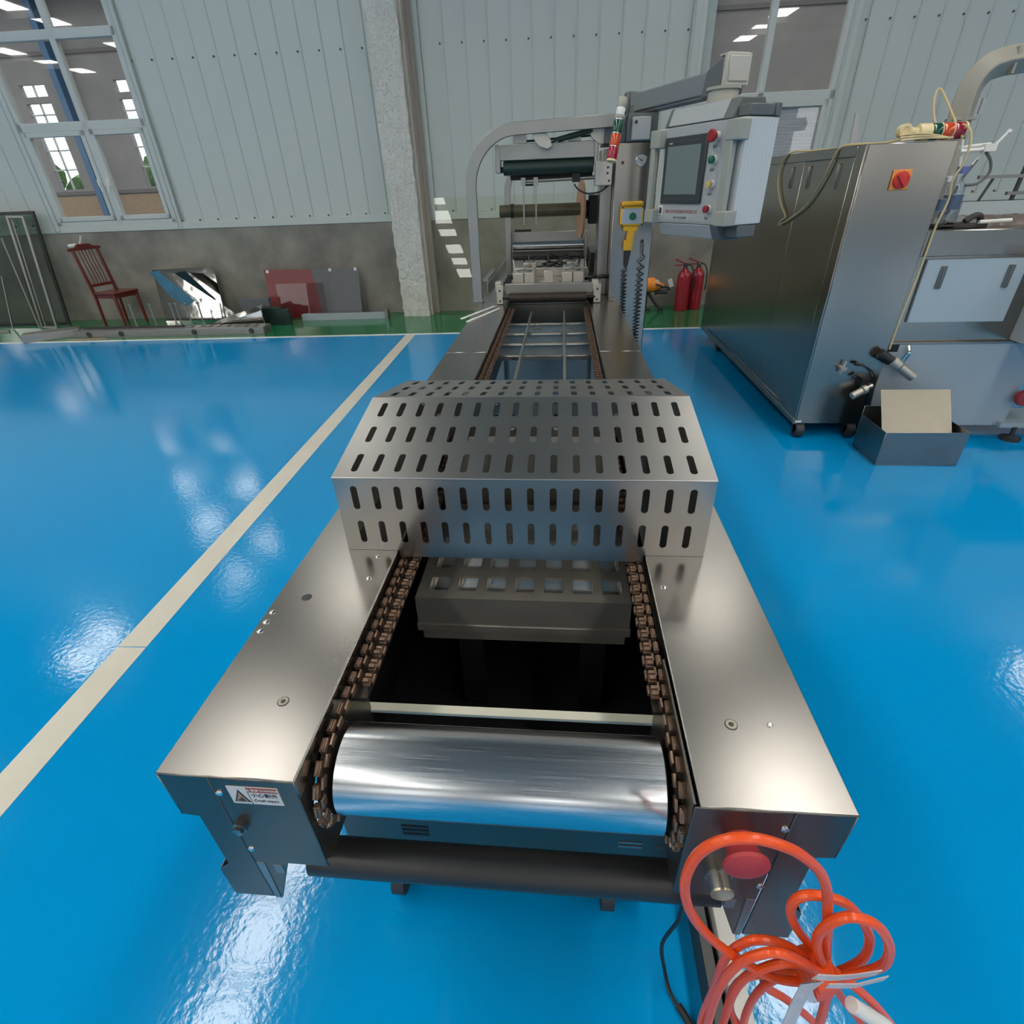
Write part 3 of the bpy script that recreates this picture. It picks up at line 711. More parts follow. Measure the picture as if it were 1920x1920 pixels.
# upper roller unit
UY = 3.95
b = B(); b.box((-.414,UY-.03,1.737),(.205,UY+.03,1.822)); part(b, 'upper_beam', 'alu', bev=.003)
b = B(); b.box((-.42,UY-.035,1.672),(-.388,UY+.04,1.822)); part(b, 'upper_bracket', 'alu', bev=.003)
b = B(); b.box((.19,UY-.04,1.70),(.215,UY+.04,1.83)); part(b, 'upper_bracket', 'steel', bev=.003)
b = B(); b.cyl((-.388,UY,1.69),(-.37,UY,1.69),.016); part(b, 'roller_journal', 'dark')
b = B(); b.lathe((-.372,UY,1.697), (1,0,0), [(0,.036),(.002,.039),(.560,.039),(.562,.036)], 32); part(b, 'pressure_roller', 'greenroll')
b = B(); b.lathe((-.335,UY+.07,1.672), (1,0,0), [(0,.036),(.002,.04),(.52,.04),(.522,.036)], 32); part(b, 'pressure_roller', 'blackroll')
for x0,x1 in ((-.305,-.225),(.03,.108)):
    b = B(); b.box((x0,UY-.02,1.822),(x1,UY+.05,1.868)); part(b, 'bearing_block', 'castalu', bev=.003)
b = B(); b.cyl((-.225,UY+.02,1.835),(.25,UY+.02,1.852),.006,n=8); part(b, 'tie_rod', 'dark')
b = B(); b.cyl((-.035,3.91,1.831),(.175,3.91,1.872),.015,n=14); b.cyl((-.10,3.91,1.812),(-.035,3.91,1.831),.006,n=8); part(b, 'gas_spring', 'greenroll')
b = B(); b.prism([(.165,1.89),(.25,1.89),(.25,1.80),(.215,1.80),(.165,1.84)], 3.90, 3.94, 'y'); part(b, 'pivot_bracket', 'castalu', bev=.002)
b = B(); b.box((.20,3.88,1.585),(.305,3.98,1.712)); gb = part(b, 'bearing_housing', 'castalu', bev=.004)
screws(gb, [(.275,3.88,1.68),(.275,3.88,1.65),(.285,3.88,1.61)], FN, .007, 'screwdark')
b = B(); b.cyl((-.24,3.97,1.625),(.20,3.97,1.632),.011,n=12); part(b, 'sensor_bar', 'alu')
b = B(); b.box((.06,3.95,1.61),(.11,3.99,1.66)); part(b, 'sensor_head', 'dark')
b = B(); b.tube([(.075,3.96,1.60),(.10,3.95,1.57),(.16,3.94,1.545),(.24,3.92,1.555),(.29,3.93,1.59)], .005, 6); part(b, 'sensor_lead', 'blackcable')
for x in (-.25,-.17):
    b = B(); b.box((x-.014,3.95,1.60),(x+.014,3.99,1.645)); b.box((x-.004,3.965,1.38),(x+.004,3.972,1.60)); part(b, 'photo_eye_post', 'alu')
b = B(); b.cyl((-.25,3.97,1.605),(-.17,3.97,1.605),.006,n=8); part(b, 'photo_eye_link', 'dark')
# column
CX0, CX1, CY0, CY1 = .318, .576, 3.85, 4.30
b = B(); b.box((CX0,CY0,.0),(CX1,CY1,1.80)); col = part(b, 'column', 'cabsteel', bev=.004)
b = B(); b.box((.372,CY0-.035,1.80),(.545,CY1,1.935)); b.box((.245,CY0+.035,1.80),(.372,CY1,1.945)); part(b, 'column_head', 'hmigrey', col, bev=.004)
b = B(); b.box((.395,CY0-.075,1.805),(.50,CY0-.035,1.915)); part(b, 'head_box', 'hmi', col, bev=.004)
screws(col, [(.415,CY0-.075,1.89),(.36,CY0,1.70)], FN, .009, 'screwdark')
b = B(); b.lathe((.468,CY0,1.708), FN, [(0,.034),(.012,.034),(.016,.030)], 28); gau = part(b, 'pressure_gauge', 'chrome', col)
b = B(); b.lathe((.468,CY0-.0161,1.708), FN, [(0,.0285),(.001,.0285)], 28); part(b, 'gauge_face', 'hmi', col)
b = B(); b.m = rot('Y', -.9, (.468,0,1.708)); b.box((.4665,CY0-.019,1.700),(.4695,CY0-.0175,1.730)); b.cyl((.468,CY0-.018,1.708),(.468,CY0-.020,1.708),.004,n=10); part(b, 'gauge_needle', 'ink', col)
b = B(); b.box((.245,4.05,ZD),(.318,4.35,1.78)); part(b, 'back_plate', 'steel', bev=.003)
b = B(); b.box((.22,4.5,ZD),(.32,5.0,1.15)); part(b, 'rear_housing', 'dark', bev=.003)
# lower side plate with notch beside the column foot
b = B(); b.prism([(.325,.925),(.36,.925),(.36,.930),(.325,.930)], 3.80, 3.85, 'y'); part(b, 'foot_strip', 'alu')
# film reel
RY = 4.45
b = B(); b.lathe((-.458,RY,1.445), (1,0,0), [(0,.034),(0,.041),(.60,.041),(.60,.034)], 32); part(b, 'core_tube', 'tubewood')
b = B(); b.lathe((-.375,RY,1.445), (1,0,0), [(0,.041),(0,.046),(.022,.046),(.022,.041)], 32); part(b, 'tube_clamp', 'dark')
b = B(); b.lathe((.128,RY,1.440), (1,.13,0), [(0,.03),(0,.188),(.014,.188),(.014,.03)], 56); part(b, 'reel_disc', 'wood')
b = B(); b.lathe((.142,RY,1.440), (1,0,0), [(0,.09),(.02,.09),(.02,.06),(.12,.06)], 32); part(b, 'reel_hub', 'dark')
b = B(); b.box((.19,RY-.08,1.35),(.25,RY+.08,1.53)); part(b, 'reel_bearing', 'dark', bev=.004)

# ---------------------------------------------------------------- perforated guard over the channel
GX0, GX1 = -.464, .307
prof = [(.921,ZD+.0005),(.921,1.106),(1.232,1.164),(1.545,1.106),(1.545,ZD+.0005)]
gd = thing('perforated_guard', 'bent stainless guard with rows of slots, set over the middle of the machine', 'guard', ((GX0+GX1)/2, 1.233, ZD))
def slotted(p, q, rows, hgt, x0=GX0, x1=GX1, ncol=16, sw=.0072, th=.002):
    # sheet from profile point p to q, rows = list of slot centres as a fraction of the length
    b = B(); p = Vector((0,)+p); q = Vector((0,)+q); L_ = (q-p).length; d = (q-p)/L_; nrm = Vector((1,0,0)).cross(d)
    if nrm.z < -.1 or (abs(nrm.z) < .1 and nrm.y > 0 and p.y < 1): nrm = -nrm
    P = lambda x, t, k: (x, (p+d*t+nrm*k).y, (p+d*t+nrm*k).z)
    mg = .018; cw_ = (x1-x0-2*mg)/ncol
    edges = [0]
    for i in range(len(rows)-1): edges.append((rows[i]+rows[i+1])/2)
    edges = [0]+[(rows[i]+rows[i+1])/2*L_ for i in range(len(rows)-1)]+[L_]
    n = 16
    def quad(xa, xb, ta, tb):
        for k in (0,-th): b.face([b.v(P(xa,ta,k)),b.v(P(xb,ta,k)),b.v(P(xb,tb,k)),b.v(P(xa,tb,k))])
    quad(x0,x0+mg,0,L_); quad(x1-mg,x1,0,L_)
    for r, rc in enumerate(rows):
        ta, tb = edges[r], edges[r+1]; tcn = rc*L_; hh = hgt/2-sw
        for c in range(ncol):
            xa = x0+mg+c*cw_; xb = xa+cw_; xc = (xa+xb)/2
            I = []; O = []
            for i in range(n):
                a = 2*PI*(i+.5)/n; ca, sa = math.cos(a), math.sin(a)
                I.append((xc+sw*ca, tcn+sw*sa+(hh if sa>0 else -hh)))
                ax, at = ca, sa
                kx = (xb-xc)/abs(ax); kt = ((tb-tcn) if at>0 else (tcn-ta))/abs(at)
                k_ = min(kx,kt); O.append([xc+ax*k_, tcn+at*k_])
            # snap the outer ring to the four corners
            for (cx_,ct_) in ((xa,ta),(xb,ta),(xb,tb),(xa,tb)):
                best = min(range(n), key=lambda i:(O[i][0]-cx_)**2/(cw_**2)+(O[i][1]-ct_)**2/((tb-ta)**2)); O[best] = [cx_,ct_]
            for k in (0,-th):
                vi = [b.v(P(x,t,k)) for x,t in I]; vo = [b.v(P(x,t,k)) for x,t in O]
                for i in range(n): b.face([vi[i],vi[(i+1)%n],vo[(i+1)%n],vo[i]])
                if k == 0: top = vi
            for i in range(n): b.face([top[i],top[(i+1)%n],vi[(i+1)%n],vi[i]])
    # outer edge strips
    for (xe) in (x0,x1): b.face([b.v(P(xe,0,0)),b.v(P(xe,L_,0)),b.v(P(xe,L_,-th)),b.v(P(xe,0,-th))])
    for te in (0,L_): b.face([b.v(P(x0,te,0)),b.v(P(x1,te,0)),b.v(P(x1,te,-th)),b.v(P(x0,te,-th))])
    return b
b = slotted(prof[0], prof[1], (.265,.73), .056); bmesh.ops.remove_doubles(b.bm, verts=b.bm.verts, dist=1e-5)
b.o('slotted_panel', M['guard'], gd, smooth=False)
for a, c, rows in ((prof[1],prof[2],(.155,.49,.82)),(prof[2],prof[3],(.18,.5,.83)),(prof[3],prof[4],(.27,.73))):
    b = slotted(a, c, rows, .062 if a[0] < 1.5 else .056); bmesh.ops.remove_doubles(b.bm, verts=b.bm.verts, dist=1e-5)
    b.o('slotted_panel', M['guard'], gd, smooth=False)
b = B(); b.box((XLi+.004,.9215,ZD-.017),(XRi-.004,.9235,ZD+.001)); b.o('lower_lip', M['guard'], gd)
for (y,z) in (prof[1],prof[2],prof[3]):
    b = B(); b.cyl((GX0,y,z-.0022),(GX1,y,z-.0022),.0024,n=10); b.o('bend_edge', M['guard'], gd)
for x in (GX0,GX1-.002):
    b = B(); b.prism([(y,z-.003) for y,z in prof[1:4]]+[(1.543,ZD+.0005),(.923,ZD+.0005)], x, x+.002, 'x'); b.o('end_plate', M['guard'], gd)

# ================================================================ CONTROL PANEL ON ITS SWING ARM
hm = thing('control_panel', 'light grey operator panel with touch screen hanging from a swing arm', 'control panel', (.54,3.47,1.40), -PI/3)
def hp(b, name, mt, par=None, **kw): return b.o(name, M[mt], par or hm, local=True, **kw)
HW, HH, HDp = .545, .432, .20
b = B(); b.box((0,0,0),(HW,HDp,HH)); hp(b, 'housing', 'hmi', bev=.004)
b = B()
for i in range(9): b.box((HW,.012+i*.021,.004),(HW+.0015,.012+i*.021+.0202,HH-.004))
hp(b, 'side_ribs', 'hmistripe')
b = B(); b.prism([(0,.436),(.03,.51),(HDp-.02,.51),(HDp,.436)], .012, .405, 'x'); hp(b, 'top_rail', 'hmi', bev=.004)
b = B(); b.prism([(-.005,.432),(.03,.512),(HDp-.02,.512),(HDp+.005,.432)], .405, .47, 'x'); hp(b, 'rail_cap', 'hmigrey', bev=.004); b = B(); b.prism([(-.005,.432),(.03,.512),(HDp-.02,.512),(HDp+.005,.432)], -.01, .012, 'x'); hp(b, 'rail_cap', 'hmigrey', bev=.004)
b = B(); b.box((.47,.02,.436),(HW,HDp-.03,.480)); b.box((.468,HDp-.03,.432),(HW+.006,HDp+.005,.484)); hp(b, 'side_rail', 'hmigrey', bev=.004)
b = B(); b.prism([(0,-.002),(.035,-.066),(HDp-.02,-.066),(HDp,-.002)], .0, .41, 'x'); hp(b, 'bottom_rail', 'hmi', bev=.004)
b = B(); b.prism([(-.003,.0),(.035,-.07),(HDp-.02,-.07),(HDp,.0)], .41, .46, 'x'); hp(b, 'rail_cap', 'hmigrey', bev=.004); b = B(); b.box((.46,.06,-.055),(HW,HDp-.02,-.002)); hp(b, 'side_rail', 'hmigrey', bev=.004)
b = B(); b.box((.01,-.004,.012),(.45,0,.425)); fpn = hp(b, 'front_plate', 'hmi')
b = B(); b.box((.004,-.006,.0),(.02,0,.43)); hp(b, 'edge_strip', 'hmistripe')
b = B(); b.box((.025,-.016,.092),(.335,-.004,.388)); sf = hp(b, 'screen_bezel', 'screenframe', bev=.003)
b = B(); b.box((.052,-.0175,.135),(.300,-.016,.348)); b.o('screen', M['screen'], hm, local=True)
b = B(); b.box((.06,-.0172,.366),(.28,-.016,.3675)); b.box((.05,-.0172,.112),(.30,-.016,.1132)); hp(b, 'bezel_line', 'hmigrey', sf)
b = B(); b.box((.060,-.0172,.358),(.085,-.016,.364)); hp(b, 'bezel_mark', 'hmi', sf)
# handles
for x0,x1,y0 in ((-.055,-.012,-.055),(.485,.535,-.05)):
    b = B()
    b.box((x0,y0,.345),(x1+.03,.02,.425)); b.box((x0,y0,.0),(x1+.03,.02,.065))
    b.box((x0+.004,y0+.003,.06),(x1-.004,y0+.034,.35)); hp(b, 'grip_handle', 'beige', bev=.005, seg=2)
# push buttons with their captions
def button(x, z, cap, txt, mushroom=False):
    b = B(); b.lathe((x,-.004,z), FN, [(0,.018),(.006,.018),(.007,.0145),(.016,.0145)], 24); bt = hp(b, 'push_button', 'white')
    b = B()
    if mushroom: b.lathe((x,-.020,z), FN, [(0,.012),(.008,.013),(.018,.026),(.030,.026),(.034,.022)], 24)
    else: b.lathe((x,-.020,z), FN, [(0,.016),(.014,.0165),(.016,.013)], 24)
    hp(b, 'button_cap', cap, bt)
    b = B(); b.text(txt, .014, Matrix.Translation((x-.012,-.0046,z-.042)) @ Matrix.Rotation(PI/2,4,'X')); hp(b, 'caption', 'ink', bt, smooth=False)
button(.392,.372,'darkred','急停',True); button(.392,.278,'green','启动'); button(.396,.176,'yellowbtn','点动'); button(.400,.070,'darkred','停止')
b = B(); b.text('瑞安市步雪机械科技有限公司', .0192, Matrix.Translation((.190,-.0046,.054)) @ Matrix.Rotation(PI/2,4,'X')); hp(b, 'company_lettering', 'inkred', smooth=False)
b = B(); b.text('0577-65650882', .0165, Matrix.Translation((.188,-.0046,.026)) @ Matrix.Rotation(PI/2,4,'X')); hp(b, 'number_lettering', 'ink', smooth=False)
b = B(); b.box((.018,-.012,.028),(.048,-.004,.082)); sk = hp(b, 'socket_cover', 'white', bev=.002)
b = B(); b.box((.025,-.0135,.044),(.041,-.012,.074)); b.box((.026,-.0135,.033),(.040,-.012,.038)); hp(b, 'socket_window', 'ink', sk)
# swing arm (world coordinates)
A0, A1 = Vector((.452,4.04,2.0)), Vector((.742,3.40,2.02))
d = (A1-A0).normalized(); ang = math.atan2(d.y,d.x)
am = Matrix.Translation(A0) @ Matrix.Rotation(ang,4,'Z')
Ln = (A1-A0).length
b = B(); b.m = am; b.box((-.03,-.048,-.045),(Ln,.048,.045)); b.box((.05,-.04,-.058),(Ln-.02,.04,-.045)); b.o('swing_arm', M['armgrey'], hm, bev=.006)
b = B(); b.m = am; b.box((-.085,-.06,-.062),(-.03,.06,.062)); b.o('arm_knuckle', M['hmigrey'], hm, bev=.008)
b = B(); b.cyl((.452,4.04,1.945),(.452,4.04,1.99),.055,n=24); b.o('arm_pivot', M['hmigrey'], hm)
b = B(); b.m = am; b.hull8([(Ln-.03,-.055,-.06),(Ln+.14,-.065,-.06),(Ln+.14,.065,-.06),(Ln-.03,.055,-.06)],[(Ln+.0,-.055,.05),(Ln+.14,-.065,.085),(Ln+.14,.065,.085),(Ln+.0,.055,.05)]); b.o('arm_elbow', M['hmigrey'], hm, bev=.008)
b = B(); b.m = am; b.box((Ln+.14,-.068,-.03),(Ln+.165,.068,.09)); b.box((Ln+.165,-.056,-.015),(Ln+.172,.056,.08)); b.box((Ln+.09,-.060,.085),(Ln+.165,.060,.092)); b.o('elbow_cap', M['elbow'], hm, bev=.006)
b = B(); b.cyl((.768,3.30,1.905),(.768,3.30,1.965),.075,.068,n=32); b.cyl((.768,3.30,1.96),(.768,3.30,1.972),.08,n=32); b.o('neck', M['duct'], hm)

# hand pendant hanging on the column, coiled leads
pd_ = thing('pendant_switch', 'yellow hand pendant with a green button hung on the steel column', 'pendant switch', (.43,3.80,1.23))
b = B(); b.box((.362,3.785,1.365),(.500,3.835,1.475)); b.box((.366,3.77,1.475),(.494,3.84,1.497)); b.o('pendant_body', M['yellow'], pd_, bev=.006, seg=2)
b = B(); b.box((.372,3.781,1.377),(.492,3.786,1.462)); pf = b.o('pendant_face', M['paleblue'], pd_, bev=.003)
b = B(); b.lathe((.436,3.781,1.418), FN, [(0,.021),(.004,.021),(.005,.017),(.010,.016)], 24); b.o('green_button', M['green'], pd_)
for x,z in ((.370,1.372),(.494,1.372),(.370,1.467),(.494,1.467)):
    b = B(); b.cyl((x,3.784,z),(x,3.780,z),.006,n=8); b.o('face_screw', M['screwdark'], pd_)
b = B(); b.box((.385,3.79,1.335),(.475,3.83,1.365)); b.hull8([(.405,3.79,1.225),(.448,3.79,1.225),(.448,3.83,1.225),(.405,3.83,1.225)],[(.412,3.785,1.345),(.458,3.785,1.345),(.458,3.835,1.345),(.412,3.835,1.345)]); b.box((.395,3.79,1.225),(.425,3.83,1.285)); b.o('pendant_grip', M['yellow'], pd_, bev=.005, seg=2)
b = B(); b.cyl((.426,3.81,1.225),(.419,3.81,1.13),.019,.010,n=14); b.o('strain_relief', M['wheel'], pd_)
def coil(p0, p1, r, turns, dens):
    P = []; n = int(turns*10)
    for i in range(n+1):
        t = i/n; u = t**dens; c = Vector(p0).lerp(Vector(p1), u); a = 2*PI*turns*t
        P.append(c + Vector((r*math.cos(a), .6*r*math.sin(a), 0)))
    return P
b = B(); b.tube([(.419,3.81,1.13)]+coil((.412,3.805,1.11),(.428,3.80,.70),.014,20,.85), .0042, 6, 1)
tag(b.o('coiled_lead', M['blackcable']), 'black coiled lead hanging down from the yellow pendant grip', 'cable')
b = B(); b.tube([(.516,3.835,1.275),(.517,3.80,1.262),(.518,3.80,1.20)]+coil((.518,3.80,1.19),(.522,3.80,.45),.016,30,.72), .0042, 6, 1)
b.cyl((.516,3.85,1.275),(.516,3.828,1.275),.008,n=10)
tag(b.o('coiled_lead', M['blackcable']), 'black coiled lead plugged into the column right of the pendant', 'cable')
# upside-down signal lamp at the arch
T0, T1 = Vector((.322,3.66,1.99)), Vector((.272,3.60,1.70)); dt = (T1-T0).normalized(); LT = (T1-T0).length
sg = thing('signal_lamp', 'tilted signal lamp with green, orange and red lenses at the arch end beside the column', 'signal lamp', tuple(T1))
def ring(name, a, c, r, mt): B().lathe(T0+dt*a*LT, dt, [(0,r*.96),(.002,r),((c-a)*LT-.002,r),((c-a)*LT,r*.96)], 24).o(name, M[mt], sg)
ring('lamp_base',0,.15,.026,'tubewood' if False else 'duct'); ring('base_ring',.15,.27,.024,'white'); ring('collar',.27,.33,.029,'duct')
ring('band',.33,.355,.027,'chrome'); ring('green_lens',.355,.545,.028,'greendark'); ring('band',.545,.565,.0275,'chrome'); ring('orange_lens',.565,.755,.028,'orangelens'); ring('band',.755,.775,.0275,'chrome'); ring('red_lens',.775,.965,.028,'redlens'); ring('end_cap',.965,1.0,.028,'ivory')
b = B(); b.cyl(T0+dt*.03,T0+Vector((.035,.20,-.05)),.007,n=8); b.o('lamp_bracket', M['steel'], sg)
# two white strips left on the deck
for (p,q,lab_) in (((-.600,3.30),(-.435,3.68),'thin white plastic strip lying on the left deck, the farther of two'),((-.552,3.215),(-.395,3.60),'thin white plastic strip lying on the left deck, the nearer of two')):
    b = B(); a = math.atan2(q[1]-p[1], q[0]-p[0]); l = math.hypot(q[0]-p[0],q[1]-p[1])
    b.m = Matrix.Translation((p[0],p[1],ZD+.0005)) @ Matrix.Rotation(a,4,'Z'); b.box((0,-.009,0),(l,.009,.002)); b.box((0,-.009,.002),(l,-.0065,.006)); b.box((0,.0065,.002),(l,.009,.006))
    tag(b.o('plastic_strip', M['rod'], bev=.001), lab_, 'strip', 'white strips on the deck')

# ================================================================ RED CABLE, BLACK LEAD, BAR
cb_ = thing('cable_bundle', 'bundle of orange red cable looped over the right front corner and tied with tape', 'cable', (.35,.31,.66))
def ctube(name, pts, r=.0059): return B().tube(pts, r, 10, 5).o(name, M['cable'], cb_)
ctube('cable_loop', [(.369,.312,.690),(.324,.310,.865),(.298,.308,.939),(.263,.306,.986),(.229,.304,1.010),(.201,.304,1.016),(.173,.304,1.004),(.155,.304,.968),(.152,.302,.908),(.170,.302,.838),(.208,.302,.768),(.256,.302,.711),(.301,.304,.666),(.340,.306,.650),(.369,.308,.664)])
ctube('cable_loop', [(.369,.320,.690),(.321,.322,.763),(.299,.324,.813),(.300,.324,.850),(.322,.324,.859),(.357,.322,.846),(.390,.320,.800),(.408,.318,.756),(.411,.316,.706),(.388,.314,.664),(.365,.312,.660)])
ctube('cable_loop', [(.362,.302,.70),(.327,.300,.790),(.322,.298,.842),(.340,.298,.873),(.374,.298,.859),(.403,.298,.813),(.417,.298,.760),(.409,.300,.724),(.379,.302,.690),(.355,.306,.690)])
ctube('cable_loop', [(.362,.310,.690),(.308,.310,.748),(.272,.310,.762),(.251,.310,.748),(.238,.312,.690),(.243,.314,.572),(.247,.316,.42),(.27,.318,.30),(.32,.318,.26)])
ctube('cable_loop', [(.352,.294,.720),(.288,.292,.776),(.258,.292,.765),(.240,.292,.726),(.232,.292,.640),(.242,.294,.488),(.262,.298,.36),(.31,.302,.30),(.37,.306,.28)])
ctube('cable_loop', [(.356,.300,.705),(.309,.300,.728),(.276,.300,.693),(.263,.302,.633),(.267,.304,.527),(.285,.306,.379),(.33,.308,.29),(.40,.308,.27)])
ctube('cable_loop', [(.368,.320,.668),(.344,.322,.630),(.321,.322,.590),(.312,.322,.510),(.323,.322,.389),(.36,.320,.31),(.43,.316,.30)])
ctube('cable_loop', [(.350,.296,.73),(.362,.290,.691),(.380,.288,.596),(.398,.288,.460),(.39,.292,.35),(.36,.30,.30)])
ctube('cable_loop', [(.358,.306,.715),(.406,.302,.668),(.464,.300,.592),(.525,.302,.484),(.545,.305,.38),(.52,.308,.31),(.45,.31,.28)])
ctube('cable_loop', [(.366,.318,.69),(.424,.320,.572),(.492,.320,.451),(.50,.318,.36),(.47,.316,.31),(.42,.314,.28)])
ctube('cable_loop', [(.350,.328,.66),(.323,.332,.555),(.375,.332,.490),(.449,.330,.386),(.46,.326,.32),(.42,.32,.27)])
ctube('cable_loop', [(.355,.310,.66),(.300,.326,.60),(.283,.330,.52),(.30,.330,.42),(.34,.33,.33)])
b = B()
for i in range(3): 
    c = Vector((.356,.308,.700-.014*i)); b.lathe(c-Vector((.017,.004,.005)), (1,.2,.3), [(0,.020),(.004,.026),(.030,.026),(.034,.020)], 14)
b.o('cable_knot', M['cable'], cb_)
def tape(pts, wv): B().ribbon(pts, wv, .0012).o('tie_tape', M['film'], cb_)
tape([(.330,.276,.742),(.318,.274,.749),(.322,.274,.678),(.333,.276,.577),(.345,.278,.52)], (.018,.002,.004))
tape([(.332,.277,.745),(.326,.276,.72),(.333,.277,.70),(.344,.278,.675)], (.010,0,.003))
tape([(.325,.278,.756),(.345,.276,.764),(.365,.277,.770),(.392,.279,.782)], (.004,0,.016))
tape([(.345,.277,.735),(.375,.277,.742),(.405,.279,.768)], (.002,0,.014))
b = B(); b.lathe((.398,.283,.662), (.72,-.02,-.70), [(0,.0085),(.001,.0095),(.088,.0095),(.089,.0085)], 14); b.o('marker_sleeve', M['label'], cb_, label='white printed sleeve on one cable')
b = B(); b.tube([(.262,.50,.56),(.256,.50,.42),(.262,.505,.30),(.245,.51,.16),(.262,.50,.045),(.275,.47,.008),(.30,.43,.008),(.315,.40,.008)], .0045, 6, 5); b.tube([(.288,.45,.009),(.305,.425,.009),(.32,.395,.009)], .009, 8, 3)
tag(b.o('thin_cable', M['blackcable']), 'thin black cable hanging from the machine down to the blue floor', 'cable')
b = B(); b.box((.385,.12,.0),(.425,.66,.105))
tag(b.o('steel_bar', M['timber'], bev=.002), 'long pale grey bar on the floor below the orange red cable', 'bar')

b = B(); b.box((.345,.12,0),(.372,.66,.085)); b.box((.372,.12,0),(.384,.66,.012)); tag(b.o('shade_strip', M['screwdark'], bev=.002), 'dark strip on the floor standing in for the shaded left side of the pale bar', 'shade strip')  # added dark strip, plays the shaded flank of the pale bar

# ================================================================ STEEL CABINET AND BODY ON THE RIGHT
cabn = thing('steel_cabinet', 'tall stainless steel cabinet on casters with an orange and red rotary switch', 'cabinet', (1.89,5.1,0))
def cp(b, name, mt, par=None, **kw): return b.o(name, M[mt], par or cabn, **kw)
KX0, KX1, KY0, KY1, KZ0, KZ1 = 1.655, 2.125, 3.65, 6.6, .105, 1.732
b = B(); b.box((KX0+.012,KY0,KZ0),(KX1,KY1,KZ1)); b.box((KX0,KY0,KZ0),(KX0+.012,KY0+.10,KZ1)); b.box((KX0,KY0+.10,KZ1-.055),(KX0+.012,KY1,KZ1)); b.box((KX0,KY0+.10,KZ0),(KX0+.012,KY1,KZ0+.06)); b.box((KX0,KY1-.06,KZ0+.06),(KX0+.012,KY1,KZ1-.055))
cp(b, 'cabinet_body', 'cabsteel', bev=.003)
for y0,y1 in ((KY0+.103,4.478),(4.484,KY1-.063)):
    b = B(); b.box((KX0+.001,y0,KZ0+.063),(KX0+.0118,y1,KZ1-.058)); dd = cp(b, 'cabinet_door', 'cabsteel', bev=.002)
    hh = ((3.92,4.36) if y0 < 4 else (4.67,))
    for y in hh:
        b = B(); b.box((KX0-.006,y-.012,1.525),(KX0+.002,y+.012,1.645)); b.cyl((KX0-.007,y,1.52),(KX0-.007,y,1.65),.006,n=8); cp(b, 'door_hinge', 'steel', dd, bev=.001)
b = B(); b.box((KX0-.004,KY0,KZ0-.004),(KX0+.03,KY1,KZ0+.032)); cp(b, 'base_strip', 'alu', bev=.002)
b = B(); b.box((1.832,KY0-.010,1.508),(1.932,KY0,1.608)); sw_ = cp(b, 'switch_plate', 'orangeplate', bev=.004, label='orange plate of the rotary switch')
b = B(); b.lathe((1.882,KY0-.010,1.558), FN, [(0,.042),(.012,.042),(.014,.038)], 32); b.m = rot('Y', -.7, (1.882,0,1.558)); b.box((1.870,KY0-.036,1.520),(1.894,KY0-.022,1.596)); cp(b, 'rotary_knob', 'redknob', sw_, bev=.002)
b = B(); b.box((1.662,KY0-.001,.112),(1.705,KY0,.128)); cp(b, 'white_sticker', 'white')
for x,y in ((1.705,3.70),(1.72,6.0),(2.05,3.70)):
    b = B(); b.cyl((x-.026,y-.03,.05),(x+.026,y-.03,.05),.05,n=20); b.box((x-.03,y-.05,.085),(x+.03,y+.03,.105)); b.box((x-.026,y-.045,.03),(x-.02,y-.01,.09)); b.box((x+.02,y-.045,.03),(x+.026,y-.01,.09)); cp(b, 'caster', 'wheel')
def regulator(par, p, ax, L_):
    p = Vector(p); ax = Vector(ax).normalized()
    b = B(); b.lathe(p, ax, [(0,.016),(.004,.024),(L_*.55,.024),(L_*.57,.018),(L_*.62,.030),(L_*.8,.030),(L_*.82,.02),(L_,.018)], 16); r_ = cp(b, 'air_regulator', 'castalu', par)
    b = B(); b.cyl(p+ax*L_*.8, p+ax*L_*1.1, .020, .022, n=14); cp(b, 'regulator_knob', 'steel', par); return r_
regulator(cabn, (1.945,3.570,.330), (.86,.22,.42), .13)
b = B(); b.box((2.0,3.60,.385),(2.05,3.65,.44)); cp(b, 'regulator_bracket', 'dark')
b = B(); b.cyl((1.862,3.65,.505),(1.862,3.60,.500),.014,n=12); b.cyl((1.858,3.62,.47),(1.872,3.62,.55),.008,n=10); b.box((1.845,3.605,.498),(1.885,3.62,.512)); cp(b, 'valve_fitting', 'castalu')
b = B(); b.tube([(1.955,3.65,.53),(1.97,3.62,.525),(2.03,3.62,.50),(2.08,3.62,.45),(2.10,3.62,.36),(2.112,3.62,.24),(2.13,3.62,.13)], .005, 6, 4); b.cyl((1.93,3.62,.535),(1.965,3.62,.528),.011,n=8); b.cyl((1.94,3.62,.445),(1.97,3.62,.46),.011,n=8); cp(b, 'sensor_lead', 'blackcable')

mb = thing('machine_base', 'pale steel machine base with a hinged pale blue panel, right of the tall cabinet', 'machine', (2.6,4.4,0))
def mp_(b, name, mt, par=None, **kw): return b.o(name, M[mt], par or mb, **kw)
b = B(); b.box((2.13,3.69,.655),(2.86,5.1,1.235)); mp_(b, 'upper_body', 'cabsteel', bev=.003)
b = B(); b.box((2.128,3.66,1.16),(3.7,5.1,1.298)); mp_(b, 'top_band', 'cabsteel', bev=.004)
b = B(); b.box((2.195,3.672,.778),(2.765,3.69,1.142)); pn = mp_(b, 'hinged_panel', 'paleblue', bev=.002)
for x in (2.30,2.68):
    b = B(); b.box((x-.018,3.664,.98),(x+.018,3.672,1.105)); b.cyl((x,3.664,.98),(x,3.664,1.105),.007,n=8); hg = mp_(b, 'panel_hinge', 'hmigrey', pn, bev=.001)
b = B(); b.box((2.128,3.66,.085),(3.05,5.0,.648)); mp_(b, 'lower_body', 'palesteel', bev=.004)
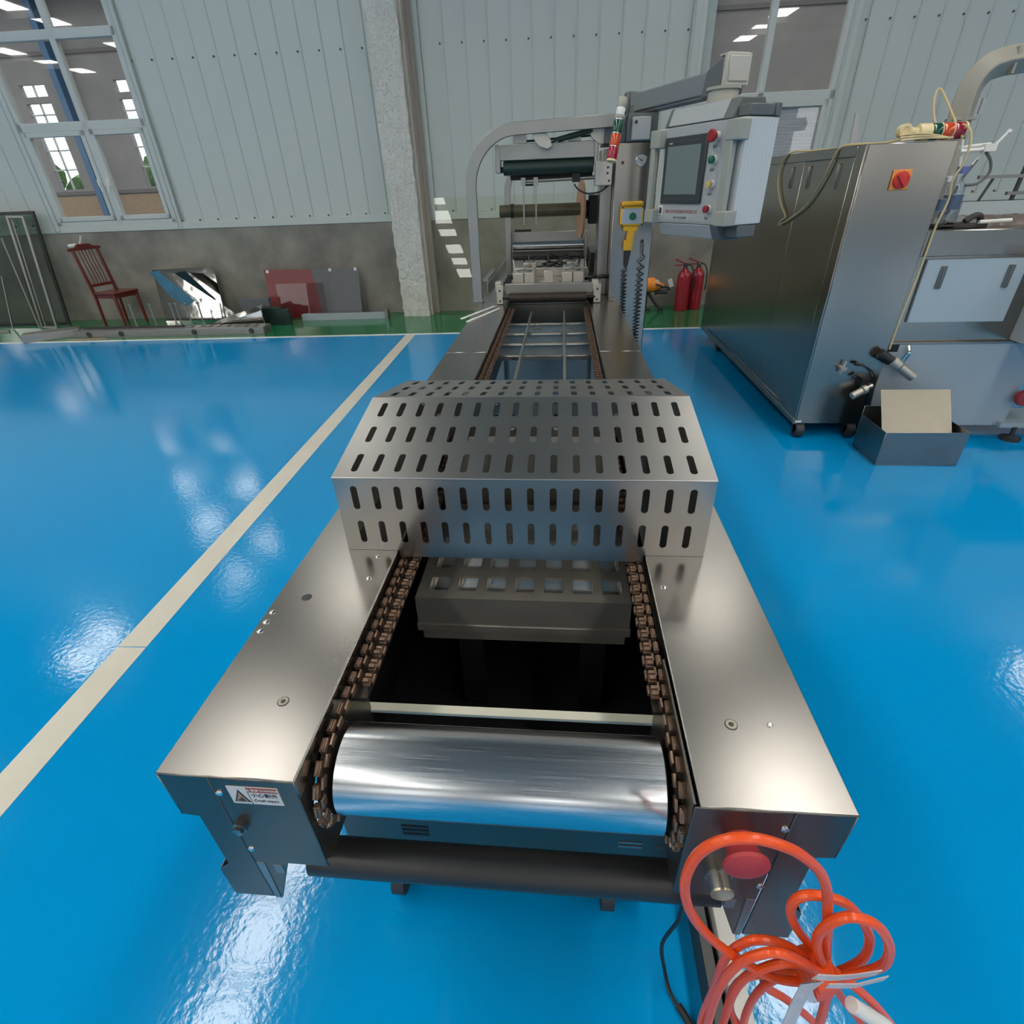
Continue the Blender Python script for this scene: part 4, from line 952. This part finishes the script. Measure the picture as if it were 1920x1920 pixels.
b = B(); b.box((2.125,3.655,.648),(2.87,3.69,.656)); mp_(b, 'joint_strip', 'alu')
b = B(); b.box((2.862,3.30,.66),(3.7,5.0,1.158)); mp_(b, 'side_box', 'hmi', bev=.004)
b = B(); b.box((2.13,3.655,.60),(2.19,3.66,.646)); mp_(b, 'cut_out', 'dark')
for x,y in ((3.10,3.62),(2.75,3.80)):
    b = B(); b.cyl((x,y,0),(x,y,.018),.06,n=24); b.cyl((x,y,.018),(x,y,.09),.014,n=12); b.cyl((x,y,.018),(x,y,.032),.045,.02,n=20); mp_(b, 'levelling_foot', 'wheel')
b = B(); b.box((3.0,3.62,.085),(3.5,3.9,.12)); mp_(b, 'foot_rail', 'palesteel')
b = B(); b.lathe((3.06,3.655,.30), FN, [(0,.02),(.02,.02),(.022,.05),(.04,.055),(.06,.05),(.066,.03)], 18); mp_(b, 'red_valve', 'darkred')
b = B(); b.lathe((2.295,3.575,.455), (-.74,.1,.5), [(0,.022),(.004,.030),(.12,.030),(.122,.022),(.13,.034),(.19,.034),(.192,.02),(.20,.02)], 18); rg = mp_(b, 'air_regulator', 'castalu')
b = B(); b.cyl((2.14,3.60,.555),(2.06,3.615,.60),.03,.034,n=16); mp_(b, 'regulator_knob', 'dark', rg)
b = B(); b.cyl((2.205,3.60,.545),(2.235,3.61,.60),.014,n=12); mp_(b, 'coupling', 'bluesheet', rg)
b = B(); b.cyl((2.195,3.60,.53),(2.206,3.60,.548),.010,n=10); b.cyl((2.233,3.61,.597),(2.24,3.61,.61),.012,n=10); b.cyl((2.24,3.62,.61),(2.245,3.65,.635),.012,n=10); mp_(b, 'air_joint', 'screw', rg)

# tray and sheet
TXa, TXb, TYa, TYb = 2.022, 2.512, 3.205, 3.52
b = B(); H_ = .225; t = .003
b.box((TXa,TYa,0),(TXb,TYb,t)); b.box((TXa,TYa,t),(TXb,TYa+t,H_)); b.box((TXa,TYb-t,t),(TXb,TYb,H_+.06)); b.box((TXa,TYa+t,t),(TXa+t,TYb-t,H_)); b.box((TXb-t,TYa+t,t),(TXb,TYb-t,H_))
tag(b.o('metal_tray', M['traysteel'], bev=.0015), 'open rectangular steel bin on the floor in front of the machine base', 'bin')
b = B(); b.m = Matrix.Translation((2.06,3.28,.14)) @ Matrix.Rotation(-.62,4,'X'); b.box((0,0,0),(.42,.003,.33))
tag(b.o('metal_sheet', M['galv']), 'plain bright sheet of metal leaning up out of the steel bin', 'sheet')

# things on the cabinet and behind it
tw = thing('signal_lamp', 'ivory signal lamp with green, orange and red lenses lying on the steel cabinet', 'signal lamp', (1.86,3.78,KZ1))
zt = KZ1+.047
def tring(name, x0, x1, r, mt): B().lathe((x0,3.76,zt), (1,0,0), [(0,r*.95),(.003,r),(x1-x0-.003,r),(x1-x0,r*.95)], 24).o(name, M[mt], tw)
b = B(); b.lathe((1.875,3.72,zt+.01), (0,1,0), [(.004,.016),(0,.018),(0,.030),(.002,.032),(.048,.032),(.05,.030)], 24); b.cyl((1.90,3.745,zt+.005),(1.96,3.76,zt),.022,n=14); b.o('lamp_base', M['ivory'], tw)
tring('lamp_body',1.955,2.02,.04,'ivory'); tring('green_lens',2.02,2.068,.04,'greendark'); tring('ring',2.068,2.074,.041,'ivory'); tring('orange_lens',2.074,2.128,.04,'orangelens'); tring('ring',2.128,2.134,.041,'ivory'); tring('red_lens',2.134,2.19,.04,'redlens'); tring('end_cap',2.19,2.20,.04,'ivory')
b = B(); b.tube([(1.98,3.70,KZ1+.02),(1.90,3.68,KZ1+.045),(1.86,3.72,KZ1+.02),(1.80,3.80,KZ1+.006),(1.72,3.90,KZ1+.010),(1.652,3.98,KZ1-.005),(1.642,4.06,1.60),(1.642,4.25,1.43),(1.642,4.50,1.335),(1.640,4.62,1.300),(1.638,4.69,1.285),(1.640,4.66,1.315),(1.642,4.60,1.345),(1.642,4.74,1.42),(1.642,4.88,1.54),(1.644,4.92,1.65),(1.652,4.80,KZ1+.006),(1.72,4.55,KZ1+.008),(1.80,4.30,KZ1+.006),(1.95,4.10,KZ1+.006)], .0062, 8, 5)
for i in range(3): b.tube([(1.84,3.68+.012*i,KZ1+.010+.012*i),(1.95,3.665,KZ1+.016+.01*i),(2.10,3.665+.012*i,KZ1+.012)], .005, 6, 4)
tag(b.o('cream_cable', M['yellowish']), 'cream cable draped from the cabinet top down its left side in a loop', 'cable')
b = B(); b.tube([(2.17,3.70,KZ1+.01),(2.19,3.82,KZ1+.07),(2.16,3.95,KZ1+.20),(2.13,4.0,KZ1+.26),(2.11,3.98,KZ1+.20),(2.13,3.9,KZ1+.08),(2.17,3.72,KZ1+.07),(2.195,3.665,KZ1),(2.19,3.655,1.62),(2.165,3.655,1.55),(2.18,3.655,1.46),(2.165,3.65,1.36),(2.16,3.655,1.30),(2.15,3.65,1.05),(2.135,3.648,.80),(2.13,3.646,.62)], .006, 7, 5)
tag(b.o('cream_cable', M['yellowish']), 'cream cable running down the right edge of the steel cabinet', 'cable')
def bottle(x, y, z, lab_, cap):
    t_ = thing('water_bottle', lab_, 'bottle', (x,y,z), 0, 'bottles beside the cabinet')
    b = B(); b.lathe((x,y,z), (0,0,1), [(0,.03),(.006,.038),(.08,.038),(.085,.036),(.15,.038),(.17,.036),(.21,.020),(.225,.014),(.24,.014)], 24); b.o('bottle_body', M['pet'], t_)
    b = B(); b.lathe((x,y,z+.236), (0,0,1), [(0,.019),(.028,.019),(.030,.016)], 18); b.o('bottle_cap', M[cap], t_)
    b = B(); b.lathe((x,y,z+.085), (0,0,1), [(0,.0375),(0,.0392),(.062,.0392),(.062,.0375)], 24); b.o('bottle_label', M['bottleblue'], t_)
bottle(2.305,3.93,1.30,'small clear water bottle with a white cap next to the cabinet','white')
t_ = thing('water_bottle', 'tall clear water bottle with a blue cap beside the cabinet', 'bottle', (2.42,4.02,1.30), 0, 'bottles beside the cabinet')
b = B(); b.lathe((2.42,4.02,1.30), (0,0,1), [(0,.04),(.008,.05),(.10,.05),(.11,.047),(.17,.05),(.20,.047),(.25,.022),(.265,.02),(.28,.02)], 24); b.o('bottle_body', M['pet'], t_)
b = B(); b.lathe((2.42,4.02,1.575), (0,0,1), [(0,.03),(.035,.03),(.038,.026)], 18); b.o('bottle_cap', M['capblue'], t_)
b = B(); b.lathe((2.42,4.02,1.39), (0,0,1), [(0,.0495),(0,.0512),(.075,.0512),(.075,.0495)], 24); b.o('bottle_label', M['bottleblue'], t_)
# cream duct
b = B(); b.tube([(3.22,5.5,1.30),(3.19,5.5,1.55),(3.155,5.5,1.90),(3.15,5.5,2.05),(3.165,5.5,2.16),(3.22,5.5,2.24),(3.30,5.5,2.275),(3.50,5.5,2.30),(4.4,5.5,2.36)], .098, 4, 5, PI/4)
du = tag(b.o('exhaust_duct', M['duct'], bev=.012, seg=3), 'cream duct bending to the right behind the steel cabinet', 'duct')
WM[du] = Matrix.Identity(4)
for q in (((3.08,5.425,1.925),(3.235,5.575,1.945)),((3.37,5.425,2.20),(3.39,5.575,2.365))):
    b = B(); b.box(*q); b.o('duct_collar', M['duct'], du, bev=.002)
b = B(); b.box((3.23,5.415,1.96),(3.262,5.435,2.06)); b.o('duct_plate', M['hmi'], du)
b = B(); b.box((3.08,5.13,.0),(3.30,5.65,1.31)); tag(b.o('duct_box', M['palesteel'], bev=.004), 'narrow grey steel box standing under the cream duct', 'box')
# bits lying on top of the machine base
b = B()
for i in range(5): b.box((2.24+.05*i,3.78+.005*i,1.298),(2.34+.05*i,3.86+.005*i,1.31+.008*(i%3)))
b.box((2.25,3.78,1.298),(2.44,3.885,1.318)); b.tube([(2.40,3.80,1.33),(2.46,3.82,1.36),(2.52,3.86,1.35),(2.54,3.88,1.32)], .018, 8, 3)
tag(b.o('tool_heap', M['clutter'], bev=.003), 'heap of small black fittings beside the water bottles', 'fittings')
b = B(); n = 26; rows_ = []
for i in range(n+1):
    x = 2.57+i*.043; rows_.append([b.v((x, 3.86+.05*k+.02*math.sin(i*1.3+k), 1.300+ (.018+.028*abs(math.sin(i*.9+k*1.7)) if k else 0))) for k in range(7)])
for A, E2 in zip(rows_, rows_[1:]):
    for k in range(6): b.face([A[k],A[k+1],E2[k+1],E2[k]])
tag(b.o('crumpled_wrap', M['brownsheet']), 'crumpled dark brown wrapping on top of the machine base', 'wrapping')
b = B(); b.cyl((2.47,3.78,1.328),(2.66,3.80,1.332),.010,n=10); tag(b.o('white_rod', M['rod']), 'short white rod lying in front of the brown wrapping', 'rod')
# folding frame of white rods and rack behind
wf_ = thing('rod_frame', 'folding frame of white rods standing behind the water bottles', 'frame', (2.85,4.6,1.30))
b = B()
for p,q,r in (((2.984,4.6,1.812),(2.90,4.6,1.70),.010),((2.70,4.58,1.700),(2.90,4.58,1.712),.012),((2.71,4.62,1.722),(2.90,4.62,1.735),.012),((2.691,4.6,1.818),(2.72,4.6,1.70),.008),((2.72,4.6,1.70),(2.77,4.6,1.50),.009),((2.86,4.6,1.70),(2.82,4.6,1.62),.008)): b.cyl(p,q,r,n=10)
b.box((2.84,4.56,1.695),(2.915,4.64,1.738)); b.cyl((2.984,4.6,1.812),(2.978,4.6,1.795),.016,n=10); b.o('rods', M['rod'], wf_)
b = B(); b.tube([(2.88,4.6,1.69),(2.93,4.6,1.64),(2.95,4.6,1.57),(2.90,4.6,1.51),(2.82,4.6,1.50)], .009, 8, 4); b.cyl((2.77,4.6,1.51),(2.84,4.6,1.65),.010,n=8); b.cyl((2.77,4.6,1.50),(2.77,4.6,1.30),.010,n=8); b.o('hinge_arm', M['hmigrey'], wf_)
b = B(); b.cyl((2.70,4.6,1.77),(2.705,4.6,1.818),.010,n=8); b.o('tip', M['ink'], wf_)
rk = thing('wire_rack', 'dark metal rack standing behind the machine base at the right edge', 'rack', (3.4,4.95,1.298))
b = B(); b.cyl((3.40,4.95,1.298),(3.42,4.95,1.72),.015,n=8); b.o('upright', M['screwdark'], rk)
b = B(); b.cyl((3.14,4.95,1.298),(3.22,4.95,1.535),.010,n=8); b.o('upright', M['screwdark'], rk)
for z,x0 in ((1.53,3.11),(1.42,3.35)):
    b = B(); b.box((x0,4.935,z),(3.69,4.962,z+.022)); b.o('rail', M['steel'], rk)
b = B(); b.box((3.02,4.88,1.298),(3.69,4.905,1.385)); b.o('back_rail', M['paleblue'], rk)
b = B(); b.box((1.87,4.42,KZ1),(1.95,4.46,KZ1+.004)); b.hull8([(1.90,4.43,KZ1+.004),(1.94,4.43,KZ1+.004),(1.94,4.45,KZ1+.004),(1.90,4.45,KZ1+.004)],[(1.89,4.43,KZ1+.20),(1.915,4.43,KZ1+.20),(1.915,4.45,KZ1+.20),(1.89,4.45,KZ1+.20)])
tag(b.o('upright_bracket', M['hmi']), 'small white upright bracket behind the lying signal lamp', 'bracket')

# ================================================================ THINGS ALONG THE WALL
def WL(b): b.m = Matrix.Rotation(PSI,4,'Z'); return b
def wthing(name, label, cat, u, v, z=0, group=None): return thing(name, label, cat, tuple(wl(u,v,z)), PSI, group)
# glazed black frame
gf = wthing('glazed_frame', 'large green tinted glass panel with black edge leaning on the wall at the far left', 'glass panel', -8.2, 8.2)
LEAN = math.atan2(.27, 1.53)
def leanm(u, v, z, a): return Matrix.Rotation(PSI,4,'Z') @ Matrix.Translation((u,v,z)) @ Matrix.Rotation(-a,4,'X')
b = B(); b.m = leanm(0,8.12,0.002,.16); HT = 1.55
for q in (((-9.6,0,0),(-7.36,.03,.04)),((-9.6,0,HT-.035),(-7.36,.03,HT)),((-7.40,0,.04),(-7.36,.03,HT-.035))): b.box(*q)
b.o('frame', M['blackframe'], gf, bev=.002)
b = B(); b.m = leanm(0,8.12,0.002,.16); b.box((-9.6,.010,.04),(-7.40,.016,HT-.035)); b.o('glass', M['greenglass'], gf)
# aluminium frame leaning in front
b = B(); b.m = leanm(0,7.93,.002,.19) 
b.m = Matrix.Rotation(PSI,4,'Z') @ Matrix.Translation((-7.50,7.88,.002)) @ Matrix.Rotation(-.15,4,'X') @ Matrix.Rotation(.04,4,'Y')
for q in (((-.13,0,0),(-.095,.025,1.50)),((.10,0,0),(.135,.025,1.50)),((-.095,0,1.475),(.10,.025,1.50)),((-.095,0,0),(.10,.025,.03)),((-.06,.002,0),(-.045,.02,1.45))): b.box(*q)
tag(b.o('narrow_frame', M['alu'], bev=.002), 'tall narrow aluminium frame leaning against the green glass panel', 'frame')
b = B(); b.cyl(wl(-7.62,7.85,.01), wl(-7.70,8.02,1.22), .009, n=8); tag(b.o('thin_rod', M['alu']), 'thin metal rod leaning crosswise on the green glass panel', 'rod')
b = B(); b.cyl(wl(-8.10,7.9,.01), wl(-8.02,8.06,.72), .012, n=8); tag(b.o('short_rod', M['steel']), 'short metal rod leaning near the left end of the glass panel', 'rod')
b = B(); WL(b); b.m = Matrix.Rotation(PSI,4,'Z') @ Matrix.Translation((-8.30,7.55,.001)) @ Matrix.Rotation(.55,4,'Z'); b.box((-.5,-.03,0),(.35,.03,.03)); tag(b.o('aluminium_bar', M['alu'], bev=.002), 'pale aluminium bar on the green floor before the glass panel', 'bar')
# chair
chr_ = thing('wooden_chair', 'red lacquered wooden chair with slatted back standing by the wall', 'chair', tuple(wl(-6.40,8.10)), PSI-.24)
def chp(b, name, par=None): return b.o(name, M['redwood'], par or chr_, local=True, bev=.004)
SZ = .475
b = B(); b.box((-.21,-.21,SZ-.025),(.22,.21,SZ)); chp(b, 'seat')
b = B()
for q in (((-.19,-.185,SZ-.08),(.19,-.165,SZ-.025)),((-.19,.165,SZ-.08),(.19,.185,SZ-.025)),((.175,-.18,SZ-.08),(.195,.18,SZ-.025)),((-.195,-.18,SZ-.08),(-.175,.18,SZ-.025))): b.box(*q)
chp(b, 'apron')
for y in (-.185,.185):
    b = B(); b.hull8([(.17,y-.015,0),(.20,y-.015,0),(.20,y+.015,0),(.17,y+.015,0)],[(.16,y-.02,SZ-.025),(.20,y-.02,SZ-.025),(.20,y+.02,SZ-.025),(.16,y+.02,SZ-.025)]); chp(b, 'leg')
    b = B(); b.hull8([(-.23,y-.015,0),(-.20,y-.015,0),(-.20,y+.015,0),(-.23,y+.015,0)],[(-.21,y-.02,SZ),(-.175,y-.02,SZ),(-.175,y+.02,SZ),(-.21,y+.02,SZ)]); b.hull8([(-.21,y-.02,SZ),(-.175,y-.02,SZ),(-.175,y+.02,SZ),(-.21,y+.02,SZ)],[(-.275,y-.018,1.05),(-.245,y-.018,1.05),(-.245,y+.018,1.05),(-.275,y+.018,1.05)]); chp(b, 'leg')
b = B(); b.prism([(-.245,1.025),(.245,1.025),(.245,1.06),(.14,1.07),(.09,1.105),(-.09,1.105),(-.14,1.07),(-.245,1.06)], -.285, -.25, 'x'); chp(b, 'top_rail')
b = B(); b.box((-.215,-.17,SZ+.07),(-.19,.17,SZ+.11)); chp(b, 'lower_rail')
for i in range(5):
    y = -.10+.05*i; b = B(); b.tube([(-.203,y,SZ+.11),(-.215,y,SZ+.22),(-.25,y,SZ+.42),(-.266,y,1.03)], .009, 6, 3); chp(b, 'back_slat')
b = B(); b.tube([wl(-6.80,8.24,1.08)+Vector((-.10,0,.01)), wl(-6.78,8.24,1.07), wl(-6.74,8.24,1.12), wl(-6.70,8.25,1.20)], .012, 6, 3); b.cyl(wl(-6.92,8.22,1.075),wl(-6.80,8.22,1.085),.022,n=8)
tag(b.o('white_rag', M['label']), 'small white rag caught on the chair back', 'rag')
# sheets leaning on the wall
def sheet(name, label, poly, u, v, a, mt, th=.004, cat='sheet', z=.002):
    b = B(); b.m = leanm(u,v,z,a); b.prism(poly, 0, th, 'y'); return tag(b.o(name, M[mt]), label, cat)
sheet('mirror_sheet', 'square mirror finish steel sheet leaning on the wall right of the chair', [(0,0),(.97,0),(.96,.74),(0,.72)], -5.88, 8.24, .14, 'mirror')
sheet('blue_sheet', 'slanted sheet with blue film leaning before the mirror steel sheet', [(0,.62),(.16,.64),(.56,.22),(.40,.14),(.22,.28)], -5.72, 7.98, .10, 'bluesheet', .006, 'sheet', .10)
sheet('mirror_sheet', 'long folded mirror steel sheet lying slanted before the wall', [(.0,.64),(.22,.62),(1.02,.04),(.86,-.06)], -5.54, 7.90, .12, 'mirror', .004, 'sheet', .09)
b = B(); WL(b); b.hull8([(-4.82,7.52,.06),(-4.70,7.47,.05),(-3.95,7.55,.24),(-3.97,7.66,.30)],[(-4.82,7.52,.064),(-4.70,7.47,.054),(-3.95,7.55,.244),(-3.97,7.66,.304)]); b.hull8([(-4.70,7.47,.0),(-4.69,7.48,.0),(-3.95,7.56,.0),(-3.96,7.55,.0)],[(-4.70,7.47,.054),(-4.69,7.48,.054),(-3.95,7.56,.244),(-3.96,7.55,.244)])
tag(b.o('bent_tray', M['mirror']), 'bent shiny steel tray lying between the mirror sheet and red board', 'tray')
b = B(); WL(b); b.box((-4.42,7.92,.0),(-4.0,8.02,.34)); tag(b.o('grey_box', M['greyboard'], bev=.004), 'dark grey metal box standing behind the bent steel tray', 'box')
b = B(); WL(b); b.box((-4.06,7.74,0),(-3.76,7.86,.24)); b.box((-3.76,7.74,0),(-3.66,7.80,.22)); tag(b.o('green_box', M['greenroll'], bev=.004), 'small dark green metal box at the left foot of the red board', 'box')
rb = wthing('covered_board', 'wide board with dark red and grey film leaning on the wall', 'board', -3.4, 8.25)
b = B(); b.m = leanm(-4.15,8.22,.003,.14); b.prism([(0,.08),(.12,0),(.80,0),(.72,.66),(0,.68)], 0, .012, 'y'); b.o('red_film', M['pinkboard'], rb)
b = B(); b.m = leanm(-4.15,8.22,.003,.14); b.prism([(.80,0),(1.40,0),(1.43,.67),(.72,.66)], 0, .012, 'y'); b.o('grey_film', M['greyboard'], rb)
for x in (.05,1.0,1.38):
    b = B(); b.m = leanm(-4.15,8.22,.003,.14); b.box((x-.02,-.002,.63),(x+.02,.014,.67)); b.o('corner_tape', M['label'], rb)
sheet('clear_sheet', 'square scratched clear sheet standing before the red and grey board', [(0,0),(.71,0),(.71,.50),(0,.50)], -3.94, 8.08, .12, 'acrylic', .008)
b = B(); WL(b); b.box((-3.60,8.0,0),(-2.34,8.10,.085)); ab = tag(b.o('aluminium_beam', M['palesteel'], bev=.003), 'box section aluminium beam on the green floor before the board', 'beam')
b = B(); WL(b); b.box((-2.335,7.98,0),(-2.29,8.11,.13)); 
for u,h in ((-2.33,.30),(-2.27,.36)): b.cyl((u,8.04,.13),(u-.01,8.06,h),.010,n=8); b.cyl((u-.01,8.06,h),(u-.01,8.06,h+.02),.016,n=8)
b.box((-2.35,8.02,.13),(-2.25,8.08,.14)); b.cyl((-2.56,8.12,.09),(-2.34,8.12,.15),.01,n=6); tag(b.o('bolt_bracket', M['steel'], bev=.002), 'dark bracket with two upright bolts at the beam end by the pillar', 'bracket')
# conveyor frame lying on the floor
sgm = wthing('conveyor_frame', 'grey conveyor side frame with round holes lying along the white line', 'frame', -5.2, 7.3)
b = B(); WL(b); b.box((-6.52,7.18,0),(-3.80,7.24,.095)); b.box((-6.52,7.24,.085),(-3.80,7.42,.095)); b.box((-6.52,7.40,0),(-3.80,7.42,.085)); b.box((-3.86,7.24,0),(-3.80,7.40,.085)); b.o('side_beam', M['alu'], sgm, bev=.003)
for u in (-6.30,-5.83,-4.78,-3.97):
    b = B(); WL(b); b.cyl((u,7.179,.05),(u,7.172,.05),.036,n=24); b.cyl((u,7.172,.05),(u,7.168,.05),.02,n=12); b.o('roller_hole', M['screwdark'], sgm)
for i in range(8):
    u = -4.95+.13*i; b = B(); WL(b); b.box((u,7.26,.095),(u+.09,7.38,.104)); b.o('slat', M['alu'], sgm)
b = B(); WL(b); b.box((-6.45,7.30,.095),(-5.0,7.36,.115)); b.o('top_rail', M['screwdark'], sgm)
b = B(); b.m = Matrix.Rotation(PSI,4,'Z') @ Matrix.Translation((-6.92,7.24,0)) @ Matrix.Rotation(.62,4,'Z'); b.box((-.30,-.16,0),(.36,.12,.10)); tag(b.o('conveyor_frame', M['alu'], bev=.004), 'short grey box frame at an angle left of the long conveyor frame', 'frame')
b = B(); b.m = Matrix.Rotation(PSI,4,'Z'); b.prism([(-6.56,7.06),(-6.02,7.10),(-6.04,7.155),(-6.30,7.15),(-6.50,7.12)], .001, .006, 'z'); tag(b.o('cardboard_piece', M['cardboard']), 'flat scrap of brown cardboard before the grey conveyor frames', 'cardboard')
bolt0 = None
for i,(u,v,h) in enumerate(((-5.67,7.33,.40),(-5.39,7.34,.43),(-5.09,7.33,.41),(-5.03,7.35,.36),(-4.87,7.33,.40),(-4.71,7.35,.39))):
    lb_ = ('upright steel bolt on the conveyor frame in front of the chair, left one','upright steel bolt on the conveyor frame in front of the chair, right one','upright steel bolt on the frame below the blue sheet, leftmost of four','upright steel bolt on the frame below the blue sheet, second of four','upright steel bolt on the frame below the blue sheet, third of four','upright steel bolt on the frame below the blue sheet, rightmost of four')[i]
    if bolt0 is None:
        b = B(); b.cyl((0,0,-.285),(0,0,0),.010,n=10); b.cyl((0,0,-.012),(0,0,.006),.022,n=8); b.cyl((0,0,-.285),(0,0,-.26),.02,n=6); bolt0 = b.o('upright_bolt', M['alu']); o = bolt0
    else: o = dup(bolt0)
    o.location = wl(u,v,.104+.286 if False else .40); tag(o, lb_, 'bolt', 'bolts standing on the conveyor frame')
# extinguishers
def extinguisher(u, v, label):
    t_ = wthing('fire_extinguisher', label, 'fire extinguisher', u, v, 0, 'fire extinguishers at the wall')
    b = B(); b.lathe((0,0,0), (0,0,1), [(0,.088),(.004,.094),(.44,.094),(.48,.085),(.52,.055),(.54,.032),(.56,.03)], 32); b.o('cylinder', M['extred'], t_, local=True)
    b = B(); b.cyl((0,0,.555),(0,0,.60),.028,.022,n=14); b.box((-.03,-.02,.585),(.03,.02,.615)); b.o('valve', M['screwdark'], t_, local=True)
    b = B(); b.hull8([(-.02,-.012,.61),(.02,-.012,.61),(.02,.012,.61),(-.02,.012,.61)],[(-.16,-.012,.665),(-.14,-.012,.675),(-.14,.012,.675),(-.16,.012,.665)]); b.box((-.15,-.01,.588),(-.02,.01,.60)); b.o('lever', M['extred'], t_, local=True)
    b = B(); b.tube([(.03,0,.60),(.075,-.02,.585),(.11,-.05,.50),(.118,-.055,.35),(.112,-.05,.26)], .010, 8, 4); b.o('hose', M['wheel'], t_, local=True)
    b = B(); b.lathe((0,-.024,.60), (0,-1,0), [(0,.014),(.01,.014)], 12); b.o('gauge', M['screw'], t_, local=True)
    b = B(); b.m = Matrix.Rotation(-.35,4,'Y'); b.box((-.26,-.075,.42),(-.20,-.07,.53)); b.m = Matrix.Identity(4); b.o('tag', M['label'], t_, local=True)
    return t_
extinguisher(1.962,8.12,'red fire extinguisher by the wall, the left and nearer of two')
extinguisher(2.165,8.20,'red fire extinguisher by the wall, the right of two, touching the cabinet edge')
og = wthing('garden_blower', 'orange and black power tool on the floor beside the fire extinguishers', 'tool', 1.55, 8.1)
b = B(); b.lathe((-.16,0,.36), (1,0,-.08), [(0,.05),(.03,.09),(.14,.10),(.22,.06),(.30,.02)], 18); b.o('casing', M['orange'], og, local=True)
b = B(); b.tube([(0,0,.38),(.12,0,.33),(.20,0,.31),(.235,0,.28)], .016, 8, 4); b.tube([(.02,0,.24),(.08,0,.255),(.20,0,.25)], .028, 8, 4); b.tube([(-.14,0,.40),(.05,-.09,.36),(.12,-.05,.32)], .012, 8, 4); b.o('handle', M['wheel'], og, local=True)
b = B(); b.tube([(-.10,0,.30),(-.02,0,.18),(.06,0,.08),(.12,-.03,.04)], .02, 8, 4); b.box((-.18,-.05,.0),(-.02,.05,.03)); b.cyl((-.10,0,.03),(-.10,0,.30),.025,n=10); b.cyl((.12,-.03,.0),(.12,-.03,.05),.04,n=12); b.o('stand', M['wheel'], og, local=True)
# clear sheet leaning behind the machine
b = B(); b.m = leanm(-1.52,8.12,.002,.20); b.box((0,0,0),(2.0,.008,1.53)); tag(b.o('acrylic_board', M['clearsheet']), 'large clear acrylic panel leaning on the wall right of the pillar', 'panel')
